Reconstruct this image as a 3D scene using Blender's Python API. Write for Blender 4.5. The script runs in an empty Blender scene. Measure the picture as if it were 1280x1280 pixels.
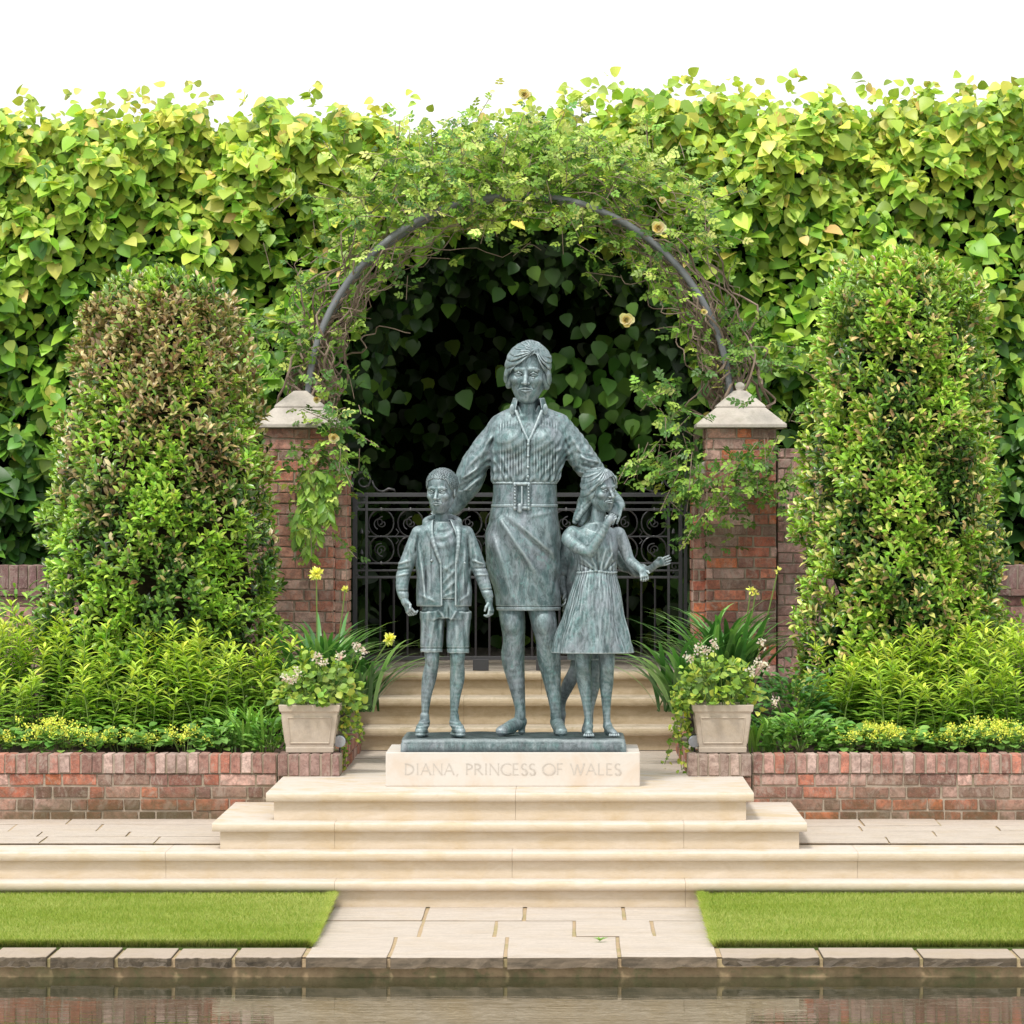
import bpy, math, random
import numpy as np
from mathutils import Vector, Matrix
random.seed(7); rng = np.random.default_rng(7)
C = bpy.context.scene.collection
PI = math.pi
# ---- photo geometry: 1280-px frame, camera 28 m from the plinth front, axis at (703,635)
F = 5740.0; CX = .30; CZ = 1.698; D0 = 28.0
def W(px, py, Yd):
    return Vector((CX + (px-703)*Yd/F, Yd-D0, CZ - (py-635)*Yd/F))
def WX(px, Yd): return CX + (px-703)*Yd/F
def WZ(py, Yd): return CZ - (py-635)*Yd/F
# ---- object helpers
def tag(o, label=None, cat=None, group=None, kind=None):
    if label: o['label'] = label
    if cat: o['category'] = cat
    if group: o['group'] = group
    if kind: o['kind'] = kind
    return o
def empty(name, loc=(0,0,0)):
    o = bpy.data.objects.new(name, None); C.objects.link(o); o.location = loc; o.empty_display_size = .1
    return o
def mesh_obj(name, v, f, mat, parent=None, smooth=False, cols=None):
    me = bpy.data.meshes.new(name)
    v = np.asarray(v, dtype=np.float32)
    if isinstance(f, np.ndarray):
        n, k = f.shape
        me.vertices.add(len(v)); me.vertices.foreach_set('co', v.ravel())
        me.loops.add(n*k); me.loops.foreach_set('vertex_index', f.astype(np.int32).ravel())
        me.polygons.add(n); me.polygons.foreach_set('loop_start', np.arange(0, n*k, k, dtype=np.int32))
        me.polygons.foreach_set('loop_total', np.full(n, k, dtype=np.int32))
        me.update(calc_edges=True)
    else:
        me.from_pydata([tuple(map(float, p)) for p in v], [], [tuple(q) for q in f]); me.update()
    if cols is not None:
        a = me.color_attributes.new('col', 'FLOAT_COLOR', 'POINT')
        c = np.ones((len(v), 4), dtype=np.float32); c[:, :3] = cols
        a.data.foreach_set('color', c.ravel())
    if smooth: me.polygons.foreach_set('use_smooth', np.ones(len(me.polygons), dtype=bool))
    me.materials.append(mat)
    o = bpy.data.objects.new(name, me); C.objects.link(o)
    if parent is not None:
        o.parent = parent
        o.matrix_parent_inverse = Matrix.Translation(-Vector(parent.matrix_basis.translation)) if False else Matrix.Identity(4)
    return o
def localize(o, parent):
    """mesh written in world coordinates, child of an empty that may sit elsewhere"""
    off = Vector((0,0,0)); p = parent
    while p is not None: off += p.location; p = p.parent
    o.location = -off
    return o
class MB:
    def __init__(s): s.v = []; s.f = []; s.c = []
    def quad(s, a, b, c, d):
        n = len(s.v); s.v += [tuple(a), tuple(b), tuple(c), tuple(d)]; s.f.append((n, n+1, n+2, n+3))
    def box(s, x0, x1, y0, y1, z0, z1, j=0.0):
        n = len(s.v)
        for z in (z0, z1):
            for x, y in ((x0,y0),(x1,y0),(x1,y1),(x0,y1)):
                s.v.append((x+random.uniform(-j,j), y+random.uniform(-j,j), z+random.uniform(-j,j)))
        for q in ((3,2,1,0),(4,5,6,7),(0,1,5,4),(1,2,6,5),(2,3,7,6),(3,0,4,7)): s.f.append(tuple(n+i for i in q))
    def prism(s, prof, x0, x1, axis='x'):
        """profile of (y,z) swept along x"""
        n = len(s.v); m = len(prof)
        for x in (x0, x1):
            for a, b in prof: s.v.append((x, a, b) if axis == 'x' else (a, x, b))
        for i in range(m):
            j = (i+1) % m; s.f.append((n+i, n+j, n+m+j, n+m+i))
        s.f.append(tuple(n+i for i in range(m))[::-1]); s.f.append(tuple(n+m+i for i in range(m)))
    def tube(s, pts, r, seg=6, cap=True):
        pts = [Vector(p) for p in pts]; n = len(s.v); m = len(pts)
        rr = r if isinstance(r, (list, tuple)) else [r]*m
        up = Vector((.13, .21, 1)).normalized(); prev = None
        for i, p in enumerate(pts):
            t = (pts[min(i+1, m-1)] - pts[max(i-1, 0)]).normalized()
            if prev is None: a = t.cross(up if abs(t.dot(up)) < .95 else Vector((1,0,0))).normalized()
            else: a = (prev - t*prev.dot(t)); a = a.normalized() if a.length > 1e-6 else t.orthogonal().normalized()
            prev = a; b = t.cross(a)
            for k in range(seg):
                th = 2*PI*k/seg; q = p + (a*math.cos(th)+b*math.sin(th))*rr[i]; s.v.append(tuple(q))
        for i in range(m-1):
            for k in range(seg):
                k2 = (k+1) % seg; s.f.append((n+i*seg+k, n+i*seg+k2, n+(i+1)*seg+k2, n+(i+1)*seg+k))
        if cap:
            s.f.append(tuple(n+k for k in range(seg))[::-1]); s.f.append(tuple(n+(m-1)*seg+k for k in range(seg)))
    def lathe(s, prof, cx, cy, seg=16, sq=False):
        n = len(s.v); m = len(prof)
        for r, z in prof:
            for k in range(seg):
                th = 2*PI*k/seg + (PI/4 if seg == 4 else 0)
                s.v.append((cx + r*math.cos(th), cy + r*math.sin(th), z))
        for i in range(m-1):
            for k in range(seg):
                k2 = (k+1) % seg; s.f.append((n+i*seg+k, n+i*seg+k2, n+(i+1)*seg+k2, n+(i+1)*seg+k))
        s.f.append(tuple(n+k for k in range(seg))[::-1]); s.f.append(tuple(n+(m-1)*seg+k for k in range(seg)))
    def build(s, name, mat, parent=None, smooth=False, bevel=0, seg=2):
        o = mesh_obj(name, s.v, s.f, mat, None, smooth)
        if parent is not None:
            o.parent = parent; localize(o, parent)
        if bevel:
            b = o.modifiers.new('bevel', 'BEVEL'); b.width = bevel; b.segments = seg; b.limit_method = 'ANGLE'; b.angle_limit = math.radians(40)
        return o
# ---- material helpers
class NT:
    def __init__(s, name):
        s.m = bpy.data.materials.new(name); s.m.use_nodes = True; s.t = s.m.node_tree; s.t.nodes.clear()
        s.out = s.n('ShaderNodeOutputMaterial')
    def n(s, typ, **kw):
        nd = s.t.nodes.new(typ)
        for k, v in kw.items():
            if k.startswith('i_'):
                key = k[2:]; key = int(key) if key.isdigit() else key.replace('_', ' ')
                nd.inputs[key].default_value = v
            else: setattr(nd, k, v)
        return nd
    def l(s, a, b): s.t.links.new(a, b)
    def pos(s, scale=(1,1,1), obj=False):
        if obj: g = s.n('ShaderNodeTexCoord'); src = g.outputs['Object']
        else: g = s.n('ShaderNodeNewGeometry'); src = g.outputs['Position']
        mp = s.n('ShaderNodeMapping'); mp.inputs['Scale'].default_value = scale; s.l(src, mp.inputs['Vector']); return mp.outputs[0]
    def noise(s, vec, scale, detail=4, rough=.6, dist=0):
        nd = s.n('ShaderNodeTexNoise'); nd.inputs['Scale'].default_value = scale; nd.inputs['Detail'].default_value = detail
        nd.inputs['Roughness'].default_value = rough; nd.inputs['Distortion'].default_value = dist
        if vec is not None: s.l(vec, nd.inputs['Vector'])
        return nd.outputs['Fac']
    def ramp(s, fac, stops, interp='LINEAR'):
        r = s.n('ShaderNodeValToRGB'); cr = r.color_ramp; cr.interpolation = interp
        while len(cr.elements) < len(stops): cr.elements.new(.5)
        for e, (p, c) in zip(cr.elements, stops):
            e.position = p; e.color = (c, c, c, 1) if isinstance(c, (int, float)) else (*c, 1)
        s.l(fac, r.inputs[0]); return r.outputs[0]
    def mix(s, fac, a, b, mode='MIX'):
        m = s.n('ShaderNodeMix', data_type='RGBA', blend_type=mode)
        for val, idx in ((fac, 0), (a, 6), (b, 7)):
            if isinstance(val, (int, float)): m.inputs[idx].default_value = val if idx == 0 else (val, val, val, 1)
            elif isinstance(val, tuple): m.inputs[idx].default_value = (*val, 1)
            else: s.l(val, m.inputs[idx])
        return m.outputs[2]
    def math(s, op, a, b=None, c=None):
        m = s.n('ShaderNodeMath', operation=op)
        for i, val in enumerate((a, b, c)):
            if val is None: continue
            if isinstance(val, (int, float)): m.inputs[i].default_value = val
            else: s.l(val, m.inputs[i])
        return m.outputs[0]
    def bump(s, h, strength=.5, dist=.01, normal=None):
        b = s.n('ShaderNodeBump'); b.inputs['Strength'].default_value = strength; b.inputs['Distance'].default_value = dist
        s.l(h, b.inputs['Height'])
        if normal is not None: s.l(normal, b.inputs['Normal'])
        return b.outputs[0]
    def pbsdf(s, col, rough=.7, normal=None, metallic=0, spec=.5):
        p = s.n('ShaderNodeBsdfPrincipled')
        for key, val in (('Base Color', col), ('Roughness', rough), ('Metallic', metallic), ('Specular IOR Level', spec)):
            if isinstance(val, (int, float)): p.inputs[key].default_value = val if key != 'Base Color' else (val, val, val, 1)
            elif isinstance(val, tuple): p.inputs[key].default_value = (*val, 1)
            else: s.l(val, p.inputs[key])
        if normal is not None: s.l(normal, p.inputs['Normal'])
        s.l(p.outputs[0], s.out.inputs[0]); return p
# ================= implicit-surface sculpting (px space: x right, y down, w away from camera) =================
SS = 28.45/F
def to_world(v):
    o = np.empty_like(v); o[:,0] = CX + (v[:,0]-703)*SS; o[:,2] = CZ - (v[:,1]-635)*SS; o[:,1] = 28.45-D0 + v[:,2]*SS
    return o
def smin(a, b, k):
    if k <= 0: return np.minimum(a, b)
    h = np.maximum(k-np.abs(a-b), 0)/k
    return np.minimum(a, b) - h*h*k*.25
class Sc:
    def __init__(s, lo, hi, h=.8, fine=None, hf=.45):
        s.h = h; s.lo = np.array(lo, float); s.ax = []
        for i in range(3):
            if fine is None: a = np.arange(lo[i], hi[i]+h, h)
            else:
                f0, f1 = fine[0][i], fine[1][i]
                a = np.concatenate([np.arange(lo[i], f0, h), np.arange(f0, f1, hf), np.arange(f1, hi[i]+h, h)])
                a = a[np.concatenate([[True], np.diff(a) > .1])]
            s.ax.append(a.astype(np.float32))
        s.d = np.full([len(a) for a in s.ax], 6.0, dtype=np.float32)
    def sl(s, lo, hi):
        idx = []
        for i in range(3):
            a = max(0, int(np.searchsorted(s.ax[i], lo[i]))-1); b = min(len(s.ax[i]), int(np.searchsorted(s.ax[i], hi[i]))+2)
            idx.append(slice(a, max(a, b)))
        X = s.ax[0][idx[0]][:,None,None]; Y = s.ax[1][idx[1]][None,:,None]; Z = s.ax[2][idx[2]][None,None,:]
        return tuple(idx), X, Y, Z
    def add(s, f, lo, hi, k=0, pad=None):
        pad = k+2.5 if pad is None else pad
        sl, X, Y, Z = s.sl([c-pad for c in lo], [c+pad for c in hi])
        if 0 in s.d[sl].shape: return
        s.d[sl] = smin(s.d[sl], f(X, Y, Z).astype(np.float32), k)
    def sub(s, f, lo, hi, k=0):
        sl, X, Y, Z = s.sl([c-k-2 for c in lo], [c+k+2 for c in hi])
        s.d[sl] = -smin(-s.d[sl], f(X, Y, Z).astype(np.float32), k)
    def disp(s, f, lo, hi):
        sl, X, Y, Z = s.sl(lo, hi); s.d[sl] = s.d[sl] - f(X, Y, Z)
    def blur(s, lo, hi, n=1):
        sl, X, Y, Z = s.sl(lo, hi); d = s.d[sl]
        for _ in range(n):
            for ax in range(3):
                p = np.concatenate([d.take([0],ax), d, d.take([-1],ax)], ax); m = d.shape[ax]
                d = .25*p.take(range(0,m),ax)+.5*p.take(range(1,m+1),ax)+.25*p.take(range(2,m+2),ax)
        s.d[sl] = d
    # primitives
    def cap(s, a, b, ra, rb, k=2.0, sub=False):
        a = np.array(a, float); b = np.array(b, float); ab = b-a; L2 = float(ab@ab)+1e-9; R = max(ra, rb)
        def f(X, Y, Z):
            t = np.clip(((X-a[0])*ab[0]+(Y-a[1])*ab[1]+(Z-a[2])*ab[2])/L2, 0, 1)
            return np.sqrt((X-a[0]-t*ab[0])**2+(Y-a[1]-t*ab[1])**2+(Z-a[2]-t*ab[2])**2)-(ra+(rb-ra)*t)
        lo = np.minimum(a, b)-R; hi = np.maximum(a, b)+R
        (s.sub if sub else s.add)(f, lo, hi, k)
    def chain(s, pts, k=2.0, sub=4):
        P = np.array(pts, float); n = len(P)
        if n > 2:
            Q = []
            for i in range(n-1):
                p0 = P[max(i-1,0)]; p1 = P[i]; p2 = P[i+1]; p3 = P[min(i+2,n-1)]
                for j in range(sub):
                    t = j/sub; Q.append(.5*((2*p1)+(-p0+p2)*t+(2*p0-5*p1+4*p2-p3)*t*t+(-p0+3*p1-3*p2+p3)*t**3))
            Q.append(P[-1]); P = np.array(Q)
        R = P[:,3].max(); pad = k+2.5
        sl, X, Y, Z = s.sl(P[:,:3].min(0)-R-pad, P[:,:3].max(0)+R+pad)
        D = np.full(s.d[sl].shape, 9.0, dtype=np.float32); i0 = [q.start for q in sl]
        for a, b in zip(P[:-1], P[1:]):
            r = max(a[3], b[3]); lo = np.minimum(a[:3], b[:3])-r-pad; hi = np.maximum(a[:3], b[:3])+r+pad
            s2, X, Y, Z = s.sl(lo, hi); loc = tuple(slice(q.start-o, q.stop-o) for q, o in zip(s2, i0))
            ab = b[:3]-a[:3]; L2 = float(ab@ab)+1e-9
            t = np.clip(((X-a[0])*ab[0]+(Y-a[1])*ab[1]+(Z-a[2])*ab[2])/L2, 0, 1)
            d = np.sqrt((X-a[0]-t*ab[0])**2+(Y-a[1]-t*ab[1])**2+(Z-a[2]-t*ab[2])**2)-(a[3]+(b[3]-a[3])*t)
            D[loc] = smin(D[loc], d.astype(np.float32), .6)
        s.d[sl] = smin(s.d[sl], D, k)
    def ell(s, c, r, k=2.0, rot=None, sub=False):
        M = rot if rot is not None else np.eye(3); R = max(r)
        def f(X, Y, Z):
            x, y, z = X-c[0], Y-c[1], Z-c[2]
            u = (M[0,0]*x+M[0,1]*y+M[0,2]*z); v = (M[1,0]*x+M[1,1]*y+M[1,2]*z); w = (M[2,0]*x+M[2,1]*y+M[2,2]*z)
            k0 = np.sqrt((u/r[0])**2+(v/r[1])**2+(w/r[2])**2); k1 = np.sqrt((u/r[0]**2)**2+(v/r[1]**2)**2+(w/r[2]**2)**2)+1e-6
            return k0*(k0-1)/k1
        lo = [c[i]-R for i in range(3)]; hi = [c[i]+R for i in range(3)]
        (s.sub if sub else s.add)(f, lo, hi, k)
    def loft(s, prof, k=2.0, fold=None, pw=2.0, round_=1.5):
        """prof rows: y, cx, cw, rx, rw"""
        P = np.array(prof, float)
        def cub(y, col):
            return np.interp(y, P[:,0], P[:,col])
        yy = np.linspace(P[0,0], P[-1,0], 200); sm = {}
        for c in range(1, 5):
            v = np.interp(yy, P[:,0], P[:,c]); n = max(3, 200//(len(P)*2)); ker = np.hanning(n*2+1); ker /= ker.sum()
            vp = np.concatenate([2*v[0]-v[n:0:-1], v, 2*v[-1]-v[-2:-n-2:-1]]); sm[c] = np.convolve(vp, ker, 'valid')
        def f(X, Y, Z):
            cx = np.interp(Y, yy, sm[1]); cw = np.interp(Y, yy, sm[2]); rx = np.interp(Y, yy, sm[3]); rw = np.interp(Y, yy, sm[4])
            u = (X-cx)/rx; v = (Z-cw)/rw
            q = (np.abs(u)**pw+np.abs(v)**pw)**(1/pw)
            d = (q-1)*np.minimum(rx, rw)*1.0
            if fold is not None: d = d - fold(X, Y, Z, u, v)
            e = np.maximum(P[0,0]-Y, Y-P[-1,0])
            return np.maximum(d, e+np.zeros_like(d)) if round_ <= 0 else -smin(-d, -(e+np.zeros_like(d)), round_)
        rm = P[:,3].max()+4; wm = P[:,4].max()+4
        s.add(f, [P[:,1].min()-rm, P[0,0], P[:,2].min()-wm], [P[:,1].max()+rm, P[-1,0], P[:,2].max()+wm], k)
    def mesh(s):
        d = s.d; ins = d < 0
        c = np.zeros([n-1 for n in d.shape], dtype=np.uint8)
        for i in (0,1):
            for j in (0,1):
                for k in (0,1): c += ins[i:d.shape[0]-1+i, j:d.shape[1]-1+j, k:d.shape[2]-1+k]
        act = (c > 0) & (c < 8); idx = np.argwhere(act); n = len(idx)
        vid = np.full(act.shape, -1, dtype=np.int32); vid[act] = np.arange(n)
        acc = np.zeros((n,3)); cnt = np.zeros(n)
        cor = [(i,j,k) for i in (0,1) for j in (0,1) for k in (0,1)]
        val = {cc: d[idx[:,0]+cc[0], idx[:,1]+cc[1], idx[:,2]+cc[2]] for cc in cor}
        for a in cor:
            for ax in range(3):
                if a[ax] == 0:
                    b = list(a); b[ax] = 1; b = tuple(b); va, vb = val[a], val[b]
                    m = (va < 0) != (vb < 0); t = np.where(m, va/(va-vb+1e-12), 0)
                    p = np.tile(np.array(a, float), (n,1)); p[:,ax] = t
                    acc[m] += p[m]; cnt[m] += 1
        g = acc/cnt[:,None]; v = np.stack([s.ax[i][idx[:,i]]*(1-g[:,i])+s.ax[i][idx[:,i]+1]*g[:,i] for i in range(3)], 1).astype(float)
        F_ = []
        for ax in range(3):
            o1, o2 = [(1,2),(2,0),(0,1)][ax]
            sa = [slice(None)]*3; sb = [slice(None)]*3
            for o in (o1, o2): sa[o] = slice(1, -1); sb[o] = slice(1, -1)
            sa[ax] = slice(0, -1); sb[ax] = slice(1, None)
            A = ins[tuple(sa)]; B = ins[tuple(sb)]
            for flip, m in ((False, A & ~B), (True, ~A & B)):
                e = np.argwhere(m); e[:, o1] += 1; e[:, o2] += 1
                q = []
                for da, db in ((0,0),(-1,0),(-1,-1),(0,-1)):
                    g = e.copy(); g[:,o1] += da; g[:,o2] += db; q.append(vid[g[:,0], g[:,1], g[:,2]])
                q = np.stack(q, 1)
                if not flip: q = q[:, ::-1]
                F_.append(q)
        return v, np.concatenate(F_)
    def build(s, name, mat, parent):
        v, f = s.mesh(); v = to_world(v)
        a, b, c = v[f[:,0]], v[f[:,1]], v[f[:,2]]
        if np.einsum('ij,ij->i', a, np.cross(b, c)).sum() < 0: f = f[:, ::-1]
        o = mesh_obj(name, v, np.ascontiguousarray(f), mat, None, True)
        o.parent = parent; localize(o, parent); return o
def ridge(X, Y, segs):
    """sum of soft ridges (amp>0) or grooves along 2-D segments: (x0,y0,x1,y1,width,amp)"""
    r = 0
    for x0, y0, x1, y1, wd, am in segs:
        ax, ay = x1-x0, y1-y0; L = ax*ax+ay*ay+1e-9
        t = np.clip(((X-x0)*ax+(Y-y0)*ay)/L, 0, 1)
        d2 = (X-x0-t*ax)**2+(Y-y0-t*ay)**2
        r = r + am*np.exp(-d2/(wd*wd))*(1-.6*np.abs(2*t-1)**3)
    return r
def front(Z, w0, soft=6.): return 1/(1+np.exp(np.clip((Z-w0)/soft*3, -30, 30)))
def rotm(yaw, pitch, roll=0):
    cy, sy = math.cos(yaw), math.sin(yaw); cp, sp = math.cos(pitch), math.sin(pitch); cr, sr = math.cos(roll), math.sin(roll)
    Ry = np.array([[cy,0,sy],[0,1,0],[-sy,0,cy]]); Rx = np.array([[1,0,0],[0,cp,-sp],[0,sp,cp]]); Rz = np.array([[cr,-sr,0],[sr,cr,0],[0,0,1]])
    return Ry@Rx@Rz
class Head:
    """local: x right(viewer), y up, z forward(to viewer), unit = head height"""
    def __init__(h, S, c, H, yaw=0, pitch=0, roll=0):
        h.S = S; h.c = np.array(c, float); h.H = H; h.R = rotm(yaw, pitch, roll)
    def p(h, q):
        g = h.R@np.array(q, float)*h.H; return h.c + np.array([g[0], -g[1], -g[2]])
    def rot(h):  # world(px) -> local
        B = np.diag([1,-1,-1.]); return h.R.T@B
    def E(h, q, r, k=.04, sub=False, S=None): (S or h.S).ell(h.p(q), [x*h.H for x in r], k*h.H, h.rot(), sub)
    def K(h, a, b, ra, rb, k=.03, sub=False, S=None): (S or h.S).cap(h.p(a), h.p(b), ra*h.H, rb*h.H, k*h.H, sub)
def make_face(hd, jaw=1.0, lip=1.0):
    E, K = hd.E, hd.K
    E((0,.16,-.07), (.325,.335,.40), .02)
    E((0,-.10,.06), (.268,.34,.285), .10)
    E((0,-.30,.13), (.19*jaw,.16,.19), .08)
    E((0,-.42,.215), (.095,.07,.08), .06)
    for s in (-1,1):
        E((s*.17,-.085,.20), (.10,.085,.11), .06)
        K((s*.235*jaw,-.20,-.02), (s*.09,-.41,.17), .06, .055, .08)
    K((-.16,.090,.290), (.16,.090,.290), .046, .046, .06)
    for s in (-1,1): E((s*.130,.000,.365), (.088,.056,.085), .035, True)
    K((0,.08,.315), (0,-.03,.375), .028, .030, .035); K((0,-.03,.375), (0,-.130,.430), .031, .039, .03)
    for s in (-1,1): E((s*.044,-.140,.372), (.028,.024,.040), .03)
    c = hd.c; r = hd.H*.55; hd.S.blur([q-r for q in c], [q+r for q in c], 1)
    for s in (-1,1):
        E((s*.128,-.003,.262), (.070,.044,.056), .006)
        K((s*.060,.010,.312), (s*.125,.042,.330), .008, .013, .010); K((s*.125,.042,.330), (s*.200,.006,.278), .013, .008, .010)
        K((s*.070,-.034,.308), (s*.13,-.048,.312), .006, .008, .012); K((s*.13,-.048,.312), (s*.19,-.022,.274), .008, .006, .012)
        K((s*.050,.098,.338), (s*.13,.118,.320), .010, .012, .03); K((s*.13,.118,.320),(s*.220,.088,.266), .012, .008, .03)
        E((s*.126,-.002,.334), (.016,.016,.010), .004, True)
        E((s*.026,-.174,.400), (.015,.015,.03), .006, True)
        K((s*.090,-.165,.338), (s*.138,-.240,.290), .012, .009, .025, True)
    for s in (-1,1):
        K((0,-.222,.360), (s*.115,-.248,.305), .023*lip, .009, .012)
        K((0,-.275,.355), (s*.100,-.256,.305), .028*lip, .010, .012)
    for s in (-1,1): K((0,-.249,.386), (s*.11,-.250,.322), .009, .008, .008, True)
    K((-.05,-.322,.345), (.05,-.322,.345), .018, .018, .035, True)
def ear(hd, s):
    E, K = hd.E, hd.K
    E((s*.320,-.01,-.03), (.028,.095,.058), .015)
    E((s*.352,.0,-.02), (.025,.05,.03), .015, True)
def face_cut(Hs, hd, xs, ys, w0=.06, k=.02, lo=None, hi=None):
    """clear hair from the face: everything in front of w0 and below the hairline ys(xs)"""
    R = hd.rot()/hd.H; c = hd.c
    def f(X,Y,Z):
        x,y,z = X-c[0],Y-c[1],Z-c[2]
        u = R[0,0]*x+R[0,1]*y+R[0,2]*z; v = R[1,0]*x+R[1,1]*y+R[1,2]*z; w = R[2,0]*x+R[2,1]*y+R[2,2]*z
        return np.maximum(v-np.interp(u, xs, ys), w0+.25*np.abs(u)**2-w-.25*np.clip(-v-.1,0,1))*hd.H*.8
    Hs.sub(f, lo, hi, k*hd.H)
def hand(S, wrist, d, side, length=19., curl=.6, spread=.10, thumb=1, k=1.2, fr=None):
    """d: direction of fingers, side: vector across the palm (towards the thumb)"""
    d = np.array(d, float); d /= np.linalg.norm(d); side = np.array(side, float); side -= d*(side@d); side /= np.linalg.norm(side)
    nrm = np.cross(d, side); wrist = np.array(wrist, float); L = length; fr = fr or L*.058
    palm = wrist + d*L*.25
    for t in (-.17, -.06, .06, .17):
        S.cap(wrist+side*L*t*.55, wrist+d*L*.45+side*L*t, L*.085, L*.075, 2.5)
    for i, (t, ln) in enumerate(((.21,.43),(.075,.48),(-.06,.45),(-.19,.35))):
        p = wrist+d*L*.46+side*L*t; dd = d+side*spread*(t*3); seg = [ln*.45, ln*.32, ln*.26]; a = 0
        for j, sl in enumerate(seg):
            a += curl*(.55 if j == 0 else 1.0)
            q = p + (dd*math.cos(a)+nrm*math.sin(a))*L*sl
            S.cap(p, q, fr*(1.06-.1*j), fr*(.98-.1*j), .6); p = q
    if thumb:
        p = wrist+d*L*.12+side*L*.17; q = p+(d*.6+side*.55+nrm*.35)*L*.24; r = q+(d*.85+side*.0+nrm*.55)*L*.2
        S.cap(p, q, fr*1.35, fr*1.15, 1.5); S.cap(q, r, fr*1.12, fr*.9, .8)
# ---------------- bronze ----------------
def bronze_mat(name, dark=1.0, seed=0.0):
    t = NT(name)
    p = t.pos((1,1,1)); pv = t.pos((1,1,.5)); ps = t.pos((1,1,.14))
    n1 = t.noise(pv, 8, 7, .7, 1.4); n2 = t.noise(p, 42, 5, .7); n3 = t.noise(t.pos((1,1,.45)), 30, 5, .75, .6)
    base = t.ramp(n1, [(.33, (.045*dark,.078*dark,.082*dark)), (.44, (.095*dark,.155*dark,.158*dark)), (.53, (.195*dark,.250*dark,.262*dark)), (.60, (.125*dark,.205*dark,.205*dark)), (.70, (.062*dark,.105*dark,.108*dark))])
    c = t.mix(t.math('MULTIPLY', t.ramp(t.noise(pv, 5.5, 4, .6), [(.50, 0), (.62, 1)]), .55), base, (.225*dark,.235*dark,.265*dark))
    c = t.mix(t.math('MULTIPLY', t.ramp(t.noise(p, 13, 5, .75, 1), [(.58, 0), (.68, 1)]), .55), c, (.15*dark,.31*dark,.295*dark))
    c = t.mix(t.ramp(n3, [(.36, .8), (.54, 0)]), c, (.055*dark,.078*dark,.080*dark))
    c = t.mix(t.math('MULTIPLY', t.ramp(t.noise(ps, 26, 4, .7), [(.56, 0), (.70, 1)]), .35), c, (.36*dark,.42*dark,.42*dark))
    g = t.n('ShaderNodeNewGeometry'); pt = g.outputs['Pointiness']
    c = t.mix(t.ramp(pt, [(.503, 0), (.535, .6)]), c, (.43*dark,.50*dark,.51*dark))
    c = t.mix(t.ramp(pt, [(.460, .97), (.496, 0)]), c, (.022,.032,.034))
    hb = t.math('ADD', t.math('MULTIPLY', n2, .6), n3)
    t.pbsdf(c, t.ramp(n2, [(.3,.38),(.7,.60)]), t.bump(hb, .5, .010), metallic=.5, spec=.5)
    return t.m
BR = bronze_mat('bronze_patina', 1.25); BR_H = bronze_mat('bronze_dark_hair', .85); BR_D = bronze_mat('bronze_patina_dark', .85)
FOOT = 918.8
statue = empty('bronze_statue', (0, .5, .2917))
tag(statue, 'green-grey bronze statue group of a standing woman with three children on a slab base', 'statue')

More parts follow.
